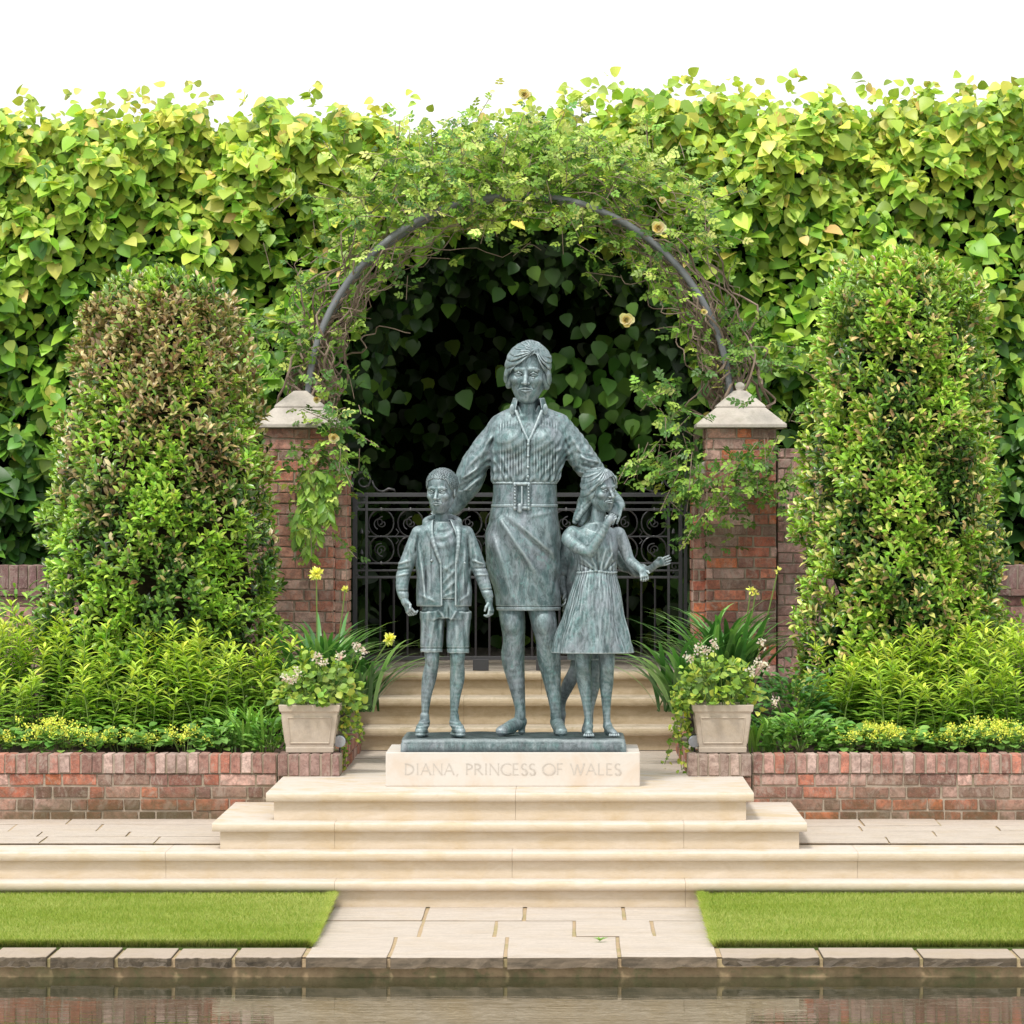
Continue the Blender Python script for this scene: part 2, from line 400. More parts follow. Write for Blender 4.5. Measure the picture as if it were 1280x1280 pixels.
def woman():
    S = Sc((500,424,-62),(800,924,48), .8, ((636,432,-36),(684,506,6)), .5)
    # torso core, neck
    S.loft([(512,661,6,14,12),(526,661,8,40,18),(545,661,6,44,24),(575,661,4,40,24),(604,657,4,34,22),(640,655,4,38,26),(670,653,4,40,28)])
    S.chain([(661,522,4,13),(660,505,2,12),(660,486,0,12.5)], 4)
    for s in (-1,1): S.cap((660+s*11,494,2),(660+s*3.5,519,-7),2.4,2.0,2.5)
    S.cap((646,521,-6),(674,521,-6),2.2,2.2,4); 
    hd = Head(S, (660,467,-4), 73, yaw=-.10, pitch=.10, roll=-.03)
    make_face(hd, jaw=.97, lip=1.0); ear(hd, 1); ear(hd, -1)
    # legs
    for pts in ([(637,745,2,17),(641,778,0,15.5),(642.5,800,1,13.5),(641,822,5,14.5),(645,850,4,11),(650,884,3,6.6),(650,896,4,7)],
                [(673,745,2,17),(680,778,-4,16),(684,800,-4,14),(686,822,0,14.5),(690,850,0,11),(694,884,-3,6.6),(695,896,0,7)]):
        S.chain(pts, 5)
    S.ell((640.5,779,-12),(9,11,5),6); S.ell((679.5,779,-17),(9,11,5),6)
    # forearms and hands
    S.chain([(597,592,12,11),(570,628,18,8.5),(560,640,12,7.5)],4)
    hand(S,(560,642,10),(-1,.30,-.25),(-.2,-.6,-.7),24,.5,.12)
    S.chain([(738,585,14,11),(758,610,18,8),(772,626,-6,6.5),(775,632,-26,6)],4)
    hand(S,(774,630,-28),(-.42,1,-.42),(-1,-.3,.0),30,.22,.06)
    body = S.build('woman_figure', BR, statue)
    # hair : short, swept from a parting on the viewer's right
    Hs = Sc((622,422,-54),(700,510,44), .5)
    h2 = Head(Hs,(660,467,-4),73,yaw=-.10,pitch=.10,roll=-.03)
    h2.E((0,.17,-.07),(.385,.385,.47),.02)
    h2.E((0,.0,-.16),(.385,.34,.33),.08)
    for s in (-1,1):
        h2.E((s*.32,-.02,.0),(.075,.20,.13),.05); h2.E((s*.33,-.12,-.08),(.06,.14,.12),.05)
    h2.E((0,-.20,-.30),(.24,.22,.14),.08)
    face_cut(Hs,h2,[-.4,-.30,-.25,-.15,-.05,.05,.13,.17,.21,.27,.31,.4],[-.10,-.02,.10,.17,.24,.31,.37,.34,.22,.08,-.02,-.1],w0=.10,lo=(622,420,-60),hi=(700,516,50))
    h2.sub_side = None
    for x0,y0,x1,y1,r in ((.13,.42,-.12,.27,.05),(.10,.44,-.22,.20,.055),(.06,.46,-.31,.10,.055),(.02,.47,-.36,.0,.05)):
        m=((x0+x1)/2,(y0+y1)/2+.05); 
        h2.K((x0,y0,.24),(m[0],m[1],.34-.2*abs(m[0])),r*.8,r,.03); h2.K((m[0],m[1],.34-.2*abs(m[0])),(x1,y1,.31-.45*abs(x1)),r,r*.6,.03)
    for x1,y1,z1 in ((.28,.22,.20),(.33,.12,.14),(.36,.02,.06),(.34,.30,.0)):
        h2.K((.15,.43,.20),(x1,y1,z1),.04,.045,.03)
    h2.K((-.34,.0,.10),(-.335,-.14,.06),.05,.03,.03); h2.K((.35,.0,.08),(.335,-.13,.05),.05,.03,.03)
    P0 = h2.p((.14,.43,.17))
    def strands(X,Y,Z):
        dx, dy, dz = X-P0[0], Y-P0[1], Z-P0[2]
        an = np.arctan2(dy+.35*dz+3, dx) ; rr = np.sqrt(dx*dx+dy*dy+dz*dz)
        m = np.clip((rr-5)/16,0,1)
        ph = an*17+.8*np.sin(rr*.10+an*3)+.5*np.sin(rr*.21+2)
        return (np.abs(np.sin(ph))**.8*1.5-.9+np.sin(an*7+rr*.08)*.8)*m*1.1
    Hs.disp(strands,(620,418,-60),(702,520,50))
    Hs.build('hair', BR, body)
    # blouse with pleats, puffed over the belt, sleeves
    B = Sc((540,496,-60),(796,658,62), .8)
    folds = [(640,598,625,566,2.6,1.5),(650,600,640,560,2.2,1.2),(668,600,676,570,2.4,1.4),(680,600,694,560,2.8,1.8),(690,600,704,545,3,1.8),(618,598,616,560,2.6,1.2),
             (634,600,618,575,2.2,1.0),(700,598,706,575,2.5,1.2),(612,550,622,538,3,1.6),(706,548,694,534,3,1.8),(704,560,688,566,2.4,1.1)]
    def fold(X,Y,Z,u,v):
        fr = front(Z,0,10); pl = np.sin(X*1.78)*.34*np.clip((Y-524)/8,0,1)*np.clip((600-Y)/12,0,1)*(np.abs(X-661)>5)*(np.abs(X-661)<36)
        ga = np.sin(np.arctan2(v,u)*26+np.sin(Y*.2)*.8)*.7*np.clip((Y-584)/14,0,1)
        return fr*(pl+ridge(X,Y,folds)*1.0)+ga
    B.loft([(505,661,4,13,13),(510,661,5,24,15),(516,661,6,38,18),(524,661,7,42,22),(534,661,6,46,25),(548,661,3,48.5,29),(562,661,2,49,30),(578,659,2,46,29),(592,657,2,43,28),(600,656.5,2,42.5,28),(606,656,2,38,25)], fold=fold, k=0, pw=2.25, round_=4)
    for s in (-1,1): B.ell((661+s*19,550,-19),(17,16,13),10)
    # sleeves
    B.chain([(623,533,7,12),(608,556,8,15),(593,580,10,16.5),(586,600,14,18),(574,622,18,13),(566,634,17,11)],7)
    B.chain([(700,531,7,13),(716,553,8,15.5),(731,577,10,17),(742,590,18,15),(757,608,20,10)],7)
    sl = [(612,545,596,585,3,1.2),(606,560,580,590,2.5,1.1),(598,585,578,598,2.2,1.9),(602,592,576,608,2.2,-1.6),(600,598,574,618,2.0,1.9),(590,600,566,626,2.0,-1.5),(594,606,570,632,2,1.4),
          (714,545,734,580,3,1.4),(722,550,746,582,2.6,-1.2),(706,545,716,585,3,1.2),(728,572,750,578,2.2,1.9),(724,580,752,588,2.2,-1.7),(722,590,750,597,2.2,1.6),(702,540,712,562,2.4,-1.6),(619,540,612,562,2.4,-1.8),(722,566,745,572,2,-1.2)]
    B.disp(lambda X,Y,Z: ridge(X,Y,sl)*front(Z,8,10)+np.sin(X*.35+Y*.5+Z*.4)*.3,(540,520,-60),(790,612,60))
    # v opening and collar
    def vcut(X,Y,Z):
        half = np.clip((552-Y)*.38,-4,30); return np.maximum(np.abs(X-661-(552-Y)*.03)-half, Z+6+(Y-510)*.18)
    B.sub(vcut,(630,494,-60),(692,552,-2),1.0)
    B.sub(lambda X,Y,Z: np.sqrt((X-660.5)**2+(Z-3)**2)-14.5+(Y-505)*.25,(640,494,-20),(682,520,26),1.5)
    for s in (-1,1):
        c = 661
        B.ell((c+s*20.5,512,-14),(3.4,7,2.2),1.5)
        B.chain([(c+s*16,514,-18,1.7),(c+s*8,534,-25,1.6),(c+s*1.5,549,-28,1.5)],1.5)
    def collar(X,Y,Z):
        rr = np.sqrt((X-661)**2+((Z-3)*1.05)**2); e = np.maximum(497.5-Y-.10*np.abs(X-661)+1.5, Y-516)
        sh = np.abs(rr-(17+(Y-497)*.22))-1.25; outer = np.abs(rr-(18.4+(Y-497)*.34))-1.1
        return np.maximum(np.maximum(np.minimum(sh,outer), e), np.where(Z < 0, 13.5+(Y-500)*.22-np.abs(X-661), -9))
    B.add(collar,(636,494,-22),(686,518,28),1.0)
    B.cap((661,551,-29.5),(659,600,-29),1.6,1.6,1.5)
    for yy in (556,570,584,596): B.ell((660.3,yy,-31.2),(1.8,1.8,1.4),.5)
    B.build('blouse', BR, body)
    # belt
    T = Sc((600,598,-40),(712,642,42), .8)
    T.loft([(602,656,2,39.5,26),(618,656,2,40,27),(634,655.5,2,41,28)], k=0, pw=2.3, round_=1.2, fold=lambda X,Y,Z,u,v: np.where((np.abs(Y-603.5)<1.4)|(np.abs(Y-632)<1.4),.7,0)+np.sin(X*.5+Y*.1)*.12)
    for a,b in (((644,605,-28),(644,636,-29)),((661,605,-28),(661,636,-29)),((644,605,-28),(661,605,-28)),((644,635,-29),(661,635,-29))): T.cap(a,b,2.3,2.3,.8)
    T.cap((652.5,606,-28),(652.5,634,-29),1.3,1.3,.5); T.cap((650,632,-30),(650,638,-30),3,3.4,1)
    for yy in range(607,636,4):
        T.ell((644,yy,-31),(1.2,1.2,1.1),.3); T.ell((661,yy,-31),(1.2,1.2,1.1),.3)
    T.build('belt', BR, body)
    # skirt
    K = Sc((596,628,-50),(714,768,52), .8)
    sf = [(625,648,668,712,4.2,3.4),(622,660,650,735,5,-2.2),(618,672,640,745,4,1.6),(634,645,690,690,4,2.6),(640,652,694,704,4,-2.0),(668,712,672,756,5,1.6),(612,700,622,750,4,-1.2),(684,650,697,720,4.5,1.8),(696,660,698,735,4,-1.0),(650,690,662,755,6,-1.6),(612,655,632,640,3,-1.2),(690,640,660,646,3,1.0)]
    K.loft([(630,655.5,2,40,27),(645,655,2,43,29),(662,654,2,46.5,31),(682,653.5,2,47.5,31),(705,654.5,2,46.5,29),(735,658,1,42.5,26),(763,661,0,39.5,24)], k=0, pw=2.3, round_=1.5,
           fold=lambda X,Y,Z,u,v: ridge(X,Y,sf)*front(Z,0,10)+np.sin(X*.21-Y*.16)*.45+np.where(np.abs(Y-758)<1,-.5,0))
    K.sub(lambda X,Y,Z: np.maximum(np.sqrt(((X-661)/36)**2+((Z)/20.5)**2)*20-20, 754-Y+0*X),(615,754,-30),(705,768,30),1)
    K.build('skirt', BR, body)
    # court shoes
    for (ax, ay, tx, ty, tw) in ((651,897,630,911,-18),(695,897,701,912,-30)):
        Q = Sc((612,878,-62),(722,922,26), .7)
        hx, hw = ax, 10
        Q.chain([(hx,902,hw-2,7.6),((hx+tx)/2,907,(hw+tw)/2,8),(tx,911.6,tw,6.6)],5)
        dx, dw = tx-hx, tw-hw; L = math.hypot(dx,dw); dx/=L; dw/=L
        Q.ell((tx+dx*5,912.6,tw+dw*5),(7.2,5.6,7.2),4)
        Q.chain([(tx+dx*7,916,tw+dw*7,3.2),((hx+tx)/2,914,(hw+tw)/2,3.4)],2)
        Q.cap((hx+1,904,hw),(hx+1,915,hw+1),5,4.2,3)
        Q.sub(lambda X,Y,Z: Y*-1+FOOT+0*X+0*Z,(600,FOOT,-70),(730,924,30),.0)
        Q.disp(lambda X,Y,Z: .5*np.exp(-((Y-915)/1.0)**2)+0*X+0*Z,(612,905,-60),(722,920,26))
        Q.build('shoe', BR, body)

def boy():
    S = Sc((492,582,-75),(632,922,-2), .8, ((532,588,-62),(574,644,-36)), .45)
    w = -36
    S.loft([(652,553,w,10,9),(660,553,w,22,11),(668,553,w,29,13),(690,555,w,27,15),(730,556,w,26,15),(760,557,w,27,15)])
    S.chain([(553,655,w+1,8.5),(553,630,w,8)],3)
    hd = Head(S,(552.5,615.5,w-1),54,yaw=-.30,pitch=.02)
    make_face(hd); ear(hd,1); ear(hd,-1)
    S.ell(hd.p((0,.2,-.08)),(18.2,19,22.8),1,hd.rot())
    for pts in ([(542,765,w,13),(541,812,w,9.6),(541,828,w-1,8.4),(537.5,846,w+2,8.8),(534,868,w+1,6.4),(532.5,890,w,4.4),(532,902,w,4.8)],
                [(573,765,w,13),(573,812,w-2,9.8),(572.5,828,w-3,8.6),(572.5,846,w,9),(570,868,w-1,6.6),(568.5,890,w-2,4.6),(569,902,w-2,5)]): S.chain(pts,3.5)
    S.ell((541,822,w-7),(5.5,7,3.5),4); S.ell((572.5,822,w-9),(5.5,7,3.5),4)
    S.chain([(505,715,w-3,6),(506,742,w-9,4.6),(508,752,w-11,4.6)],2)
    hand(S,(509,752,w-11),(.42,1,-.25),(.7,-.2,-.7),25,-.85,.06)
    S.chain([(601,712,w-3,6),(610,742,w-9,4.6),(612,750,w-9,4.6)],2)
    hand(S,(612,751,w-9),(.22,1,-.15),(-.4,0,-.9),25,.8,.05)
    body = S.build('boy_figure', BR, statue)
    Hs = Sc((526,582,-70),(580,650,-4),.7); h2 = Head(Hs,(552.5,615.5,w-1),54,yaw=-.30,pitch=.02)
    h2.E((0,.20,-.085),(.366,.362,.450),.02); h2.E((0,.02,-.24),(.28,.30,.26),.08)
    face_cut(Hs,h2,[-.5,-.33,-.27,-.22,-.1,.1,.22,.27,.33,.5],[-.2,-.05,.12,.27,.31,.31,.27,.12,-.05,-.2],w0=.04,lo=(526,582,-70),hi=(580,650,-4))
    for s in (-1,1): h2.E((s*.34,-.05,-.03),(.07,.12,.075),.01,True)
    Hs.disp(lambda X,Y,Z: np.sin(X*1.9+np.sin(Y*.9)*2)*np.sin(Y*1.8+np.sin(Z*1.1)*2)*np.sin(Z*1.9)*.8,(520,580,-70),(582,652,-2))
    Hs.build('hair', BR_H, body)
    # t-shirt
    T = Sc((528,640,-70),(584,772,-20),.8)
    tf = [(550,705,570,716,2.4,.8),(550,716,572,700,2.6,.9),(551,732,574,708,2.4,1.3),(552,742,574,722,2.2,1.1),(550,747,572,738,2,.9)]
    def tfold(X,Y,Z,u,v):
        r_ = np.sqrt((X-556)**2+(Y-648)**2); return (ridge(X,Y,tf)+(.55+.35*np.sin(X*.21+Y*.1))*np.sin(r_*.62+.09*(X-556)+1.2*np.sin(Y*.07))*np.clip((700-Y)/25,0,1)*np.clip((Y-658)/6,0,1))*front(Z,-36,8)
    T.loft([(652,554,w,10,10),(659,554,w,20,13),(675,555,w-1,26,17),(700,557,w-1,25,17),(730,559,w-1,24,17.5),(748,560,w-1,24,18)],k=0,fold=tfold)
    T.sub(lambda X,Y,Z: np.sqrt((X-553)**2+((Z-w)*1.1)**2)-10+(Y-652)*.6,(538,640,-60),(570,662,-20),1)
    T.build('shirt', BR, body)
    # open jacket
    J = Sc((490,640,-75),(632,772,-4),.8)
    jf = [(523,676,530,720,3,1.4),(531,690,536,745,2.2,-1.3),(528,705,533,750,2.4,1.1),(583,680,580,740,2.6,1.2),(588,690,584,745,2.2,-1.0),(526,742,545,750,2,.9),(586,742,576,750,2,.9),(536,664,548,690,1.8,1.0),
          (534,712,534,742,1.2,-.9),(582,712,584,742,1.2,-.9),(540,668,541,744,1.3,-.7),(587,672,588,700,1.6,-1.0)]
    J.loft([(649,554,w,12,13),(653,554,w,19,15),(659,554,w,28,17.5),(666,554,w,32,19),(676,554,w,34,20.5),(700,555,w,34,20.5),(730,556,w,34,21),(750,556,w,35,22),(757,556,w,34,21.5)],k=0,pw=2.3,fold=lambda X,Y,Z,u,v: ridge(X,Y,jf)*front(Z,w,9)+np.sin(X*.45+Y*.23)*.25,round_=1.5)
    J.chain([(525,667,w,10),(516,688,w,9.4),(507,712,w-2,9.0),(504,732,w-6,7.6),(506,744,w-9,6.4)],4)
    J.chain([(583,667,w,10),(592,688,w,9.2),(600,711,w-2,8.8),(607,732,w-6,7.4),(611,744,w-8,6.2)],4)
    sl=[(498,704,514,700,1.8,1.5),(497,712,513,710,1.6,-1.4),(497,719,513,716,1.6,1.3),(500,738,512,738,1.3,-1.3),(516,672,506,700,2.4,.9),(592,700,606,704,1.8,1.5),(594,710,610,709,1.6,-1.4),(596,718,611,717,1.6,1.3),(603,737,616,736,1.3,-1.3),(592,672,597,700,2.4,.9),(524,668,520,690,2,-1.5),(585,668,586,690,2,-1.5)]
    J.disp(lambda X,Y,Z: ridge(X,Y,sl),(490,650,-75),(632,752,-4))
    def opn(X,Y,Z):
        l = np.interp(Y,[648,670,700,757],[543,542,552,553])-.0; r = np.interp(Y,[648,670,700,757],[563,572,571.5,571])
        return np.maximum(np.maximum(l-X, X-r), Z-(w-4)+0*X)
    J.sub(opn,(534,640,-70),(580,764,w-2),1.0)
    J.sub(lambda X,Y,Z: np.sqrt(((X-553.5))**2+(Z-w)**2)-11+0*Y,(538,636,-56),(570,668,-16),1.5)
    # hood / lapels
    J.chain([(536,655,w-4,3.4),(540,664,w-14,3),(545,682,w-20.5,2.6),(552,702,w-21,1.8)],2)
    J.chain([(571,655,w-4,3.4),(574,664,w-14,3),(574,682,w-20.5,2.4),(571.5,702,w-21,1.6)],2)
    J.chain([(535,656,w-2,4),(534,652,w+8,5),(543,649,w+17,6),(554,648,w+20,6.5),(565,649,w+17,6),(573,652,w+8,5),(572,656,w-2,4)],4)
    J.cap((552.5,704,w-21),(553.5,755,w-21.5),1.2,1.2,1); J.cap((571,704,w-21),(571,755,w-21.5),1.2,1.2,1)
    for x,y in ((541,700),(582,703)): J.ell((x,y,w-20),(1.6,1.6,1.6),.5)
    J.build('jacket', BR, body)
    G = Sc((520,745,-66),(598,822,-8),.8)
    gf=[(558,765,556,790,2,-1.5),(545,765,538,812,3,1.2),(534,770,532,808,2.4,-1.0),(550,775,548,812,2,-1),(570,768,574,812,3,1.2),(580,770,583,810,2.4,-1.1),(562,757,562,770,1.3,-1.2),(550,762,560,775,2,1.2),(572,762,562,778,2,1.2)]
    G.loft([(748,558,w,26,16),(760,558,w,29,17),(772,558,w,30,17)],k=0,pw=2.3)
    G.loft([(764,542.5,w,16,15.5),(790,541.5,w,14.6,14.5),(814,540.5,w,13.6,13.5)],k=3,pw=2.4,round_=.8); G.loft([(764,574,w,16,15.5),(790,573.5,w-1,14.4,14.5),(815,573.2,w-2,13.6,13.5)],k=3,pw=2.4,round_=.8)
    G.disp(lambda X,Y,Z: ridge(X,Y,gf)*front(Z,w,8)+np.sin(X*.6+Y*.14)*.3+np.where(np.abs(Y-809)<.8,-.5,0),(518,748,-68),(600,818,-6))
    G.build('shorts', BR, body)
    for (ax,tx,tw) in ((532,526.5,w-17),(569,577,w-20)):
        Q = Sc((508,884,-76),(596,922,-20),.7)
        Q.chain([(ax,902,w+1,6.4),((ax+tx)/2,907,(w+tw)/2,7),(tx,912,tw,6.2)],4)
        Q.cap((ax,893,w),(ax,900,w),5.6,6,2); Q.chain([(tx,915,tw-2,4.6),(ax,914.5,w+2,5.2)],2.5)
        Q.sub(lambda X,Y,Z: FOOT-Y+0*X+0*Z,(500,FOOT,-80),(600,924,0),0)
        Q.disp(lambda X,Y,Z: .55*np.exp(-((Y-916)/1.1)**2)-.5*np.exp(-((Y-913.4)/.7)**2)+.4*np.sin(Y*1.3)*np.exp(-((Y-904)/5)**2)+0*X+0*Z,(508,890,-76),(596,920,-20))
        Q.build('shoe', BR, body)

def girl():
    S = Sc((690,580,-85),(812,924,5), .8, ((730,588,-66),(776,642,-30)), .45)
    w=-40
    S.loft([(653,744,w,10,9),(661,744,w,22,10),(669,744,w,29,12),(690,745,w,23,14),(712,746,w,22,13),(740,746,w,24,15)])
    S.chain([(745,662,w+2,8.5),(747,636,w,7.6)],3)
    hd = Head(S,(750.5,613.5,w-1),53,yaw=.72,pitch=.02,roll=.04)
    make_face(hd); ear(hd,-1)
    S.chain([(716,667,w,10),(712,674,w-4,9.6),(723,684,w-12,8.2),(737,689,w-19,7)],4)
    S.chain([(737,689,w-19,7),(748,672,w-22,6),(758,655,w-21,4.8),(762,648,w-20,4.6)],2.5)
    hand(S,(758,655,w-21),(.62,-.75,.05),(-.75,-.5,.3),19,-.55,.05)
    S.chain([(772,668,w+2,9.6),(779,681,w+2,8),(786,699,w,6.6),(794,706,w-8,5.6),(801,712,w-14,4.6)],3)
    hand(S,(801,711,w-14),(.35,1,-.5),(.8,-.3,.3),21,-1.0,.04)
    for pts in ([(729,795,w,12),(728.5,824,w-2,10),(729,838,w-1,9),(730.5,852,w+2,9),(733,872,w+1,6.5),(735,895,w,4.4),(735.5,905,w-1,5)],
                [(757,795,w,12),(758,824,w-2,10),(758,838,w-1,8.8),(757.5,852,w+2,8.6),(757.5,872,w+1,6.2),(758,895,w,4.4),(759,905,w,5)]): S.chain(pts,3.5)
    S.ell((728.5,832,w-7),(6,7,4),4); S.ell((758,832,w-7),(6,7,4),4)
    # bare feet with toes
    for ax, tx, tw in ((735.5,735.5,w-22),(759,767,w-19)):
        S.chain([(ax,906,w+2,5.2),((ax+tx)/2,911,(w+tw)/2-1,5),(tx,914.5,tw+2,3.8)],3); S.cap((ax,913,w+4),(tx,915,tw+4),4.4,4.4,2.5)
        for i in range(5):
            o=(i-2)*2.6; S.cap((tx+o*.8,914.6,tw+3),(tx+o,916.2,tw-4+abs(o)*.35),1.9,1.7,.5)
    S.sub(lambda X,Y,Z: FOOT-Y+0*X+0*Z,(690,FOOT,-85),(812,924,5),0)
    body = S.build('girl_figure', BR, statue)
    Hs = Sc((706,578,-75),(785,670,-2),.7); h2 = Head(Hs,(750.5,613.5,w-1),53,yaw=.72,pitch=.02,roll=.04)
    h2.E((0,.18,-.07),(.375,.375,.46),.02); h2.E((0,0,-.20),(.345,.36,.31),.08); h2.E((-.30,-.02,-.02),(.07,.18,.12),.05)
    face_cut(Hs,h2,[-.5,-.33,-.28,-.18,.0,.12,.2,.28,.33,.5],[-.3,-.1,.10,.24,.33,.36,.28,.10,.0,-.1],w0=.08,lo=(706,578,-75),hi=(785,670,-2))
    h2.K((.02,.44,.2),(.20,.30,.27),.055,.05,.04); h2.K((.20,.30,.27),(.33,.08,.15),.05,.04,.03); h2.K((-.02,.44,.2),(-.22,.25,.22),.06,.055,.04); h2.K((-.22,.25,.22),(-.33,.05,.08),.055,.045,.04)
    p = h2.p((-.25,.0,-.12)); q=h2.p((-.2,-.35,-.28))
    Hs.chain([(p[0],p[1],p[2],8),(732,627,w+8,8),(725,640,w+8,6.2),(719,652,w+4,3.2)],5); Hs.chain([(737,628,w+14,8),(732,643,w+14,6.5),(727,654,w+10,3.8)],5)
    Hs.chain([(738,620,w-2,5),(730,634,w-1,4.5),(722,648,w-2,3)],3)
    Hs.chain([(748,640,w+18,9),(752,655,w+16,7)],4)
    P0=h2.p((.05,.48,.1))
    def strands(X,Y,Z):
        dx,dy,dz=X-P0[0],Y-P0[1],Z-P0[2]; an=np.arctan2(dx+.4*dz,dy+4); rr=np.sqrt(dx*dx+dy*dy+dz*dz)
        return (np.abs(np.sin(an*17+rr*.10))**.7*.9-.5+.3*np.sin(an*29-rr*.13))*np.clip(rr/8,0,1)
    Hs.disp(strands,(704,576,-76),(786,672,0)); Hs.build('hair', BR, body)
    # dress bodice and skirt
    D = Sc((685,650,-78),(800,824,0),.8)
    bf=[(746,712,736,690,1.8,1.2),(748,712,744,684,1.6,-1.0),(750,712,757,686,1.8,1.4),(754,712,766,690,1.8,1.2),(744,712,728,698,1.8,1.3),(757,712,769,700,1.5,-1.0),(741,712,724,704,1.4,-.9),(762,670,766,705,2,1.0),(724,690,728,708,2,.9)]
    D.loft([(655,745,w,10,9),(662,744,w,26,13),(670,744,w,29,16),(684,745,w-1,27.5,18),(700,746,w,25,16.5),(713,746,w,23.5,15.5)],k=0,fold=lambda X,Y,Z,u,v: ridge(X,Y,bf)*front(Z,w,8)+.6*np.sin(np.arctan2(v,u)*22)*np.clip((Y-702)/10,0,1))
    D.sub(lambda X,Y,Z: np.sqrt((X-746)**2+((Z-w+4)*.9)**2)-17+np.clip(Y-656,0,99)*1.05,(722,646,-72),(770,676,-20),1)
    rs=np.random.default_rng(3); ph=rs.uniform(0,6,6)
    def sf(X,Y,Z,u,v):
        an=np.arctan2(v,u); g=np.clip((Y-714)/70,0,1)
        return (np.sin(an*7+ph[0]+.03*Y+np.sin(Y*.03)*.8)*1.5*g+np.sin(an*12+ph[1]-.05*Y+an*an)*1.0*g+(np.sin(an*27+ph[2]+.09*Y+3*np.sin(an*5))*np.sin(Y*.11+an*9)+np.sin(an*39+ph[3]-.07*Y+3*np.sin(an*3+1))*np.sin(Y*.07-an*7))*.28)
    D.loft([(713,746,w,23.5,15.5),(722,745,w,26,18),(740,744,w,31,22),(765,742.5,w,37,26),(795,741.5,w,45,29),(815,741.5,w,49,31)],k=1,fold=sf,round_=.8)
    D.sub(lambda X,Y,Z: np.maximum(np.sqrt(((X-741.5)/40)**2+((Z-w)/22)**2)*22-22, 806-Y+0*X),(695,806,-75),(790,824,-5),1)
    D.disp(lambda X,Y,Z: .9*np.exp(-((Y-714-np.sin(X*.15)*1.0)/1.3)**2)+0*Z,(716,708,-70),(776,720,-10))
    D.build('dress', BR, body)

def child():
    """younger child half hidden behind the girl"""
    S = Sc((688,590,-24),(850,924,60), .9)
    w=26
    S.loft([(668,738,w,12,9),(676,736,w,28,13),(700,736,w,25,15),(740,734,w,24,15)])
    S.chain([(738,675,w,8),(739,655,w,7.5)],3)
    hd=Head(S,(739,640,w-1),48,yaw=.2); make_face(hd); ear(hd,1); ear(hd,-1)
    for pts in ([(726,795,w,12),(723,825,w,9.5),(720,838,w+2,8.5),(710,858,w+10,8),(703,878,w+18,5),(702,895,w+20,4.6)],
                [(745,795,w,12),(746,825,w,9.5),(745,840,w,8.6),(741,860,w+3,8.6),(738,885,w,5),(736,900,w,5.2)]): S.chain(pts,3.5)
    S.chain([(702,895,w+20,4.8),(701,905,w+20,5),(700,912,w+8,4.8)],3); S.chain([(736,903,w,5.4),(733,911,w-12,5.4),(732,913,w-18,4.6)],3); S.cap((735,913,w+4),(732,914,w-16),4.5,4.5,2)
    S.sub(lambda X,Y,Z: FOOT-Y+0*X+0*Z,(690,FOOT,0),(850,924,60),0)
    S.chain([(708,684,w,9),(702,705,w-4,8),(701,728,w-8,6.5),(704,742,w-10,5)],3); hand(S,(704,742,w-10),(.2,1,-.2),(.3,0,-1),20,.5,.05)
    S.chain([(800,714,w-6,6.2),(812,712,w-14,4.6),(822,704,w-20,4)],2.5)
    hand(S,(820,705,w-20),(1,-.28,-.15),(-.1,-1,-.2),22,-.35,.10)
    b=S.build('child_figure', BR_D, statue)
    Hs=Sc((714,606,0),(764,672,56),.9); h2=Head(Hs,(739,640,w-1),48,yaw=.2)
    h2.E((0,.2,-.08),(.36,.35,.44),.02); h2.E((0,0,-.24),(.30,.32,.26),.08); h2.E((0,-.1,.42),(.36,.42,.40),.02,True); Hs.build('hair',BR_D,b)
    T=Sc((690,660,0),(830,790,60),.9)
    T.loft([(672,738,w,14,12),(680,736,w,31,16),(700,736,w,30,18),(740,734,w,29,18),(765,733,w,30,18)],k=0,fold=lambda X,Y,Z,u,v:.7*np.sin(X*.4+Y*.2))
    T.chain([(708,682,w,11),(703,700,w-3,10),(701,715,w-6,9)],4); T.chain([(764,684,w,11),(780,702,w,10.5),(794,711,w-3,9.5),(803,714,w-7,8)],4)
    T.disp(lambda X,Y,Z: .9*np.sin(X*.55-Y*.35),(770,690,0),(830,730,60)); T.build('shirt',BR_D,b)
    G=Sc((700,755,0),(768,832,50),.9)
    G.loft([(758,733,w,29,17),(790,733,w,30,18)],k=0); G.loft([(782,724,w,15.5,15),(826,723,w,14,14)],k=3,round_=.8); G.loft([(782,746,w,15.5,15),(826,746,w,14,14)],k=3,round_=.8); G.build('shorts',BR_D,b)
woman(); boy(); girl(); child()
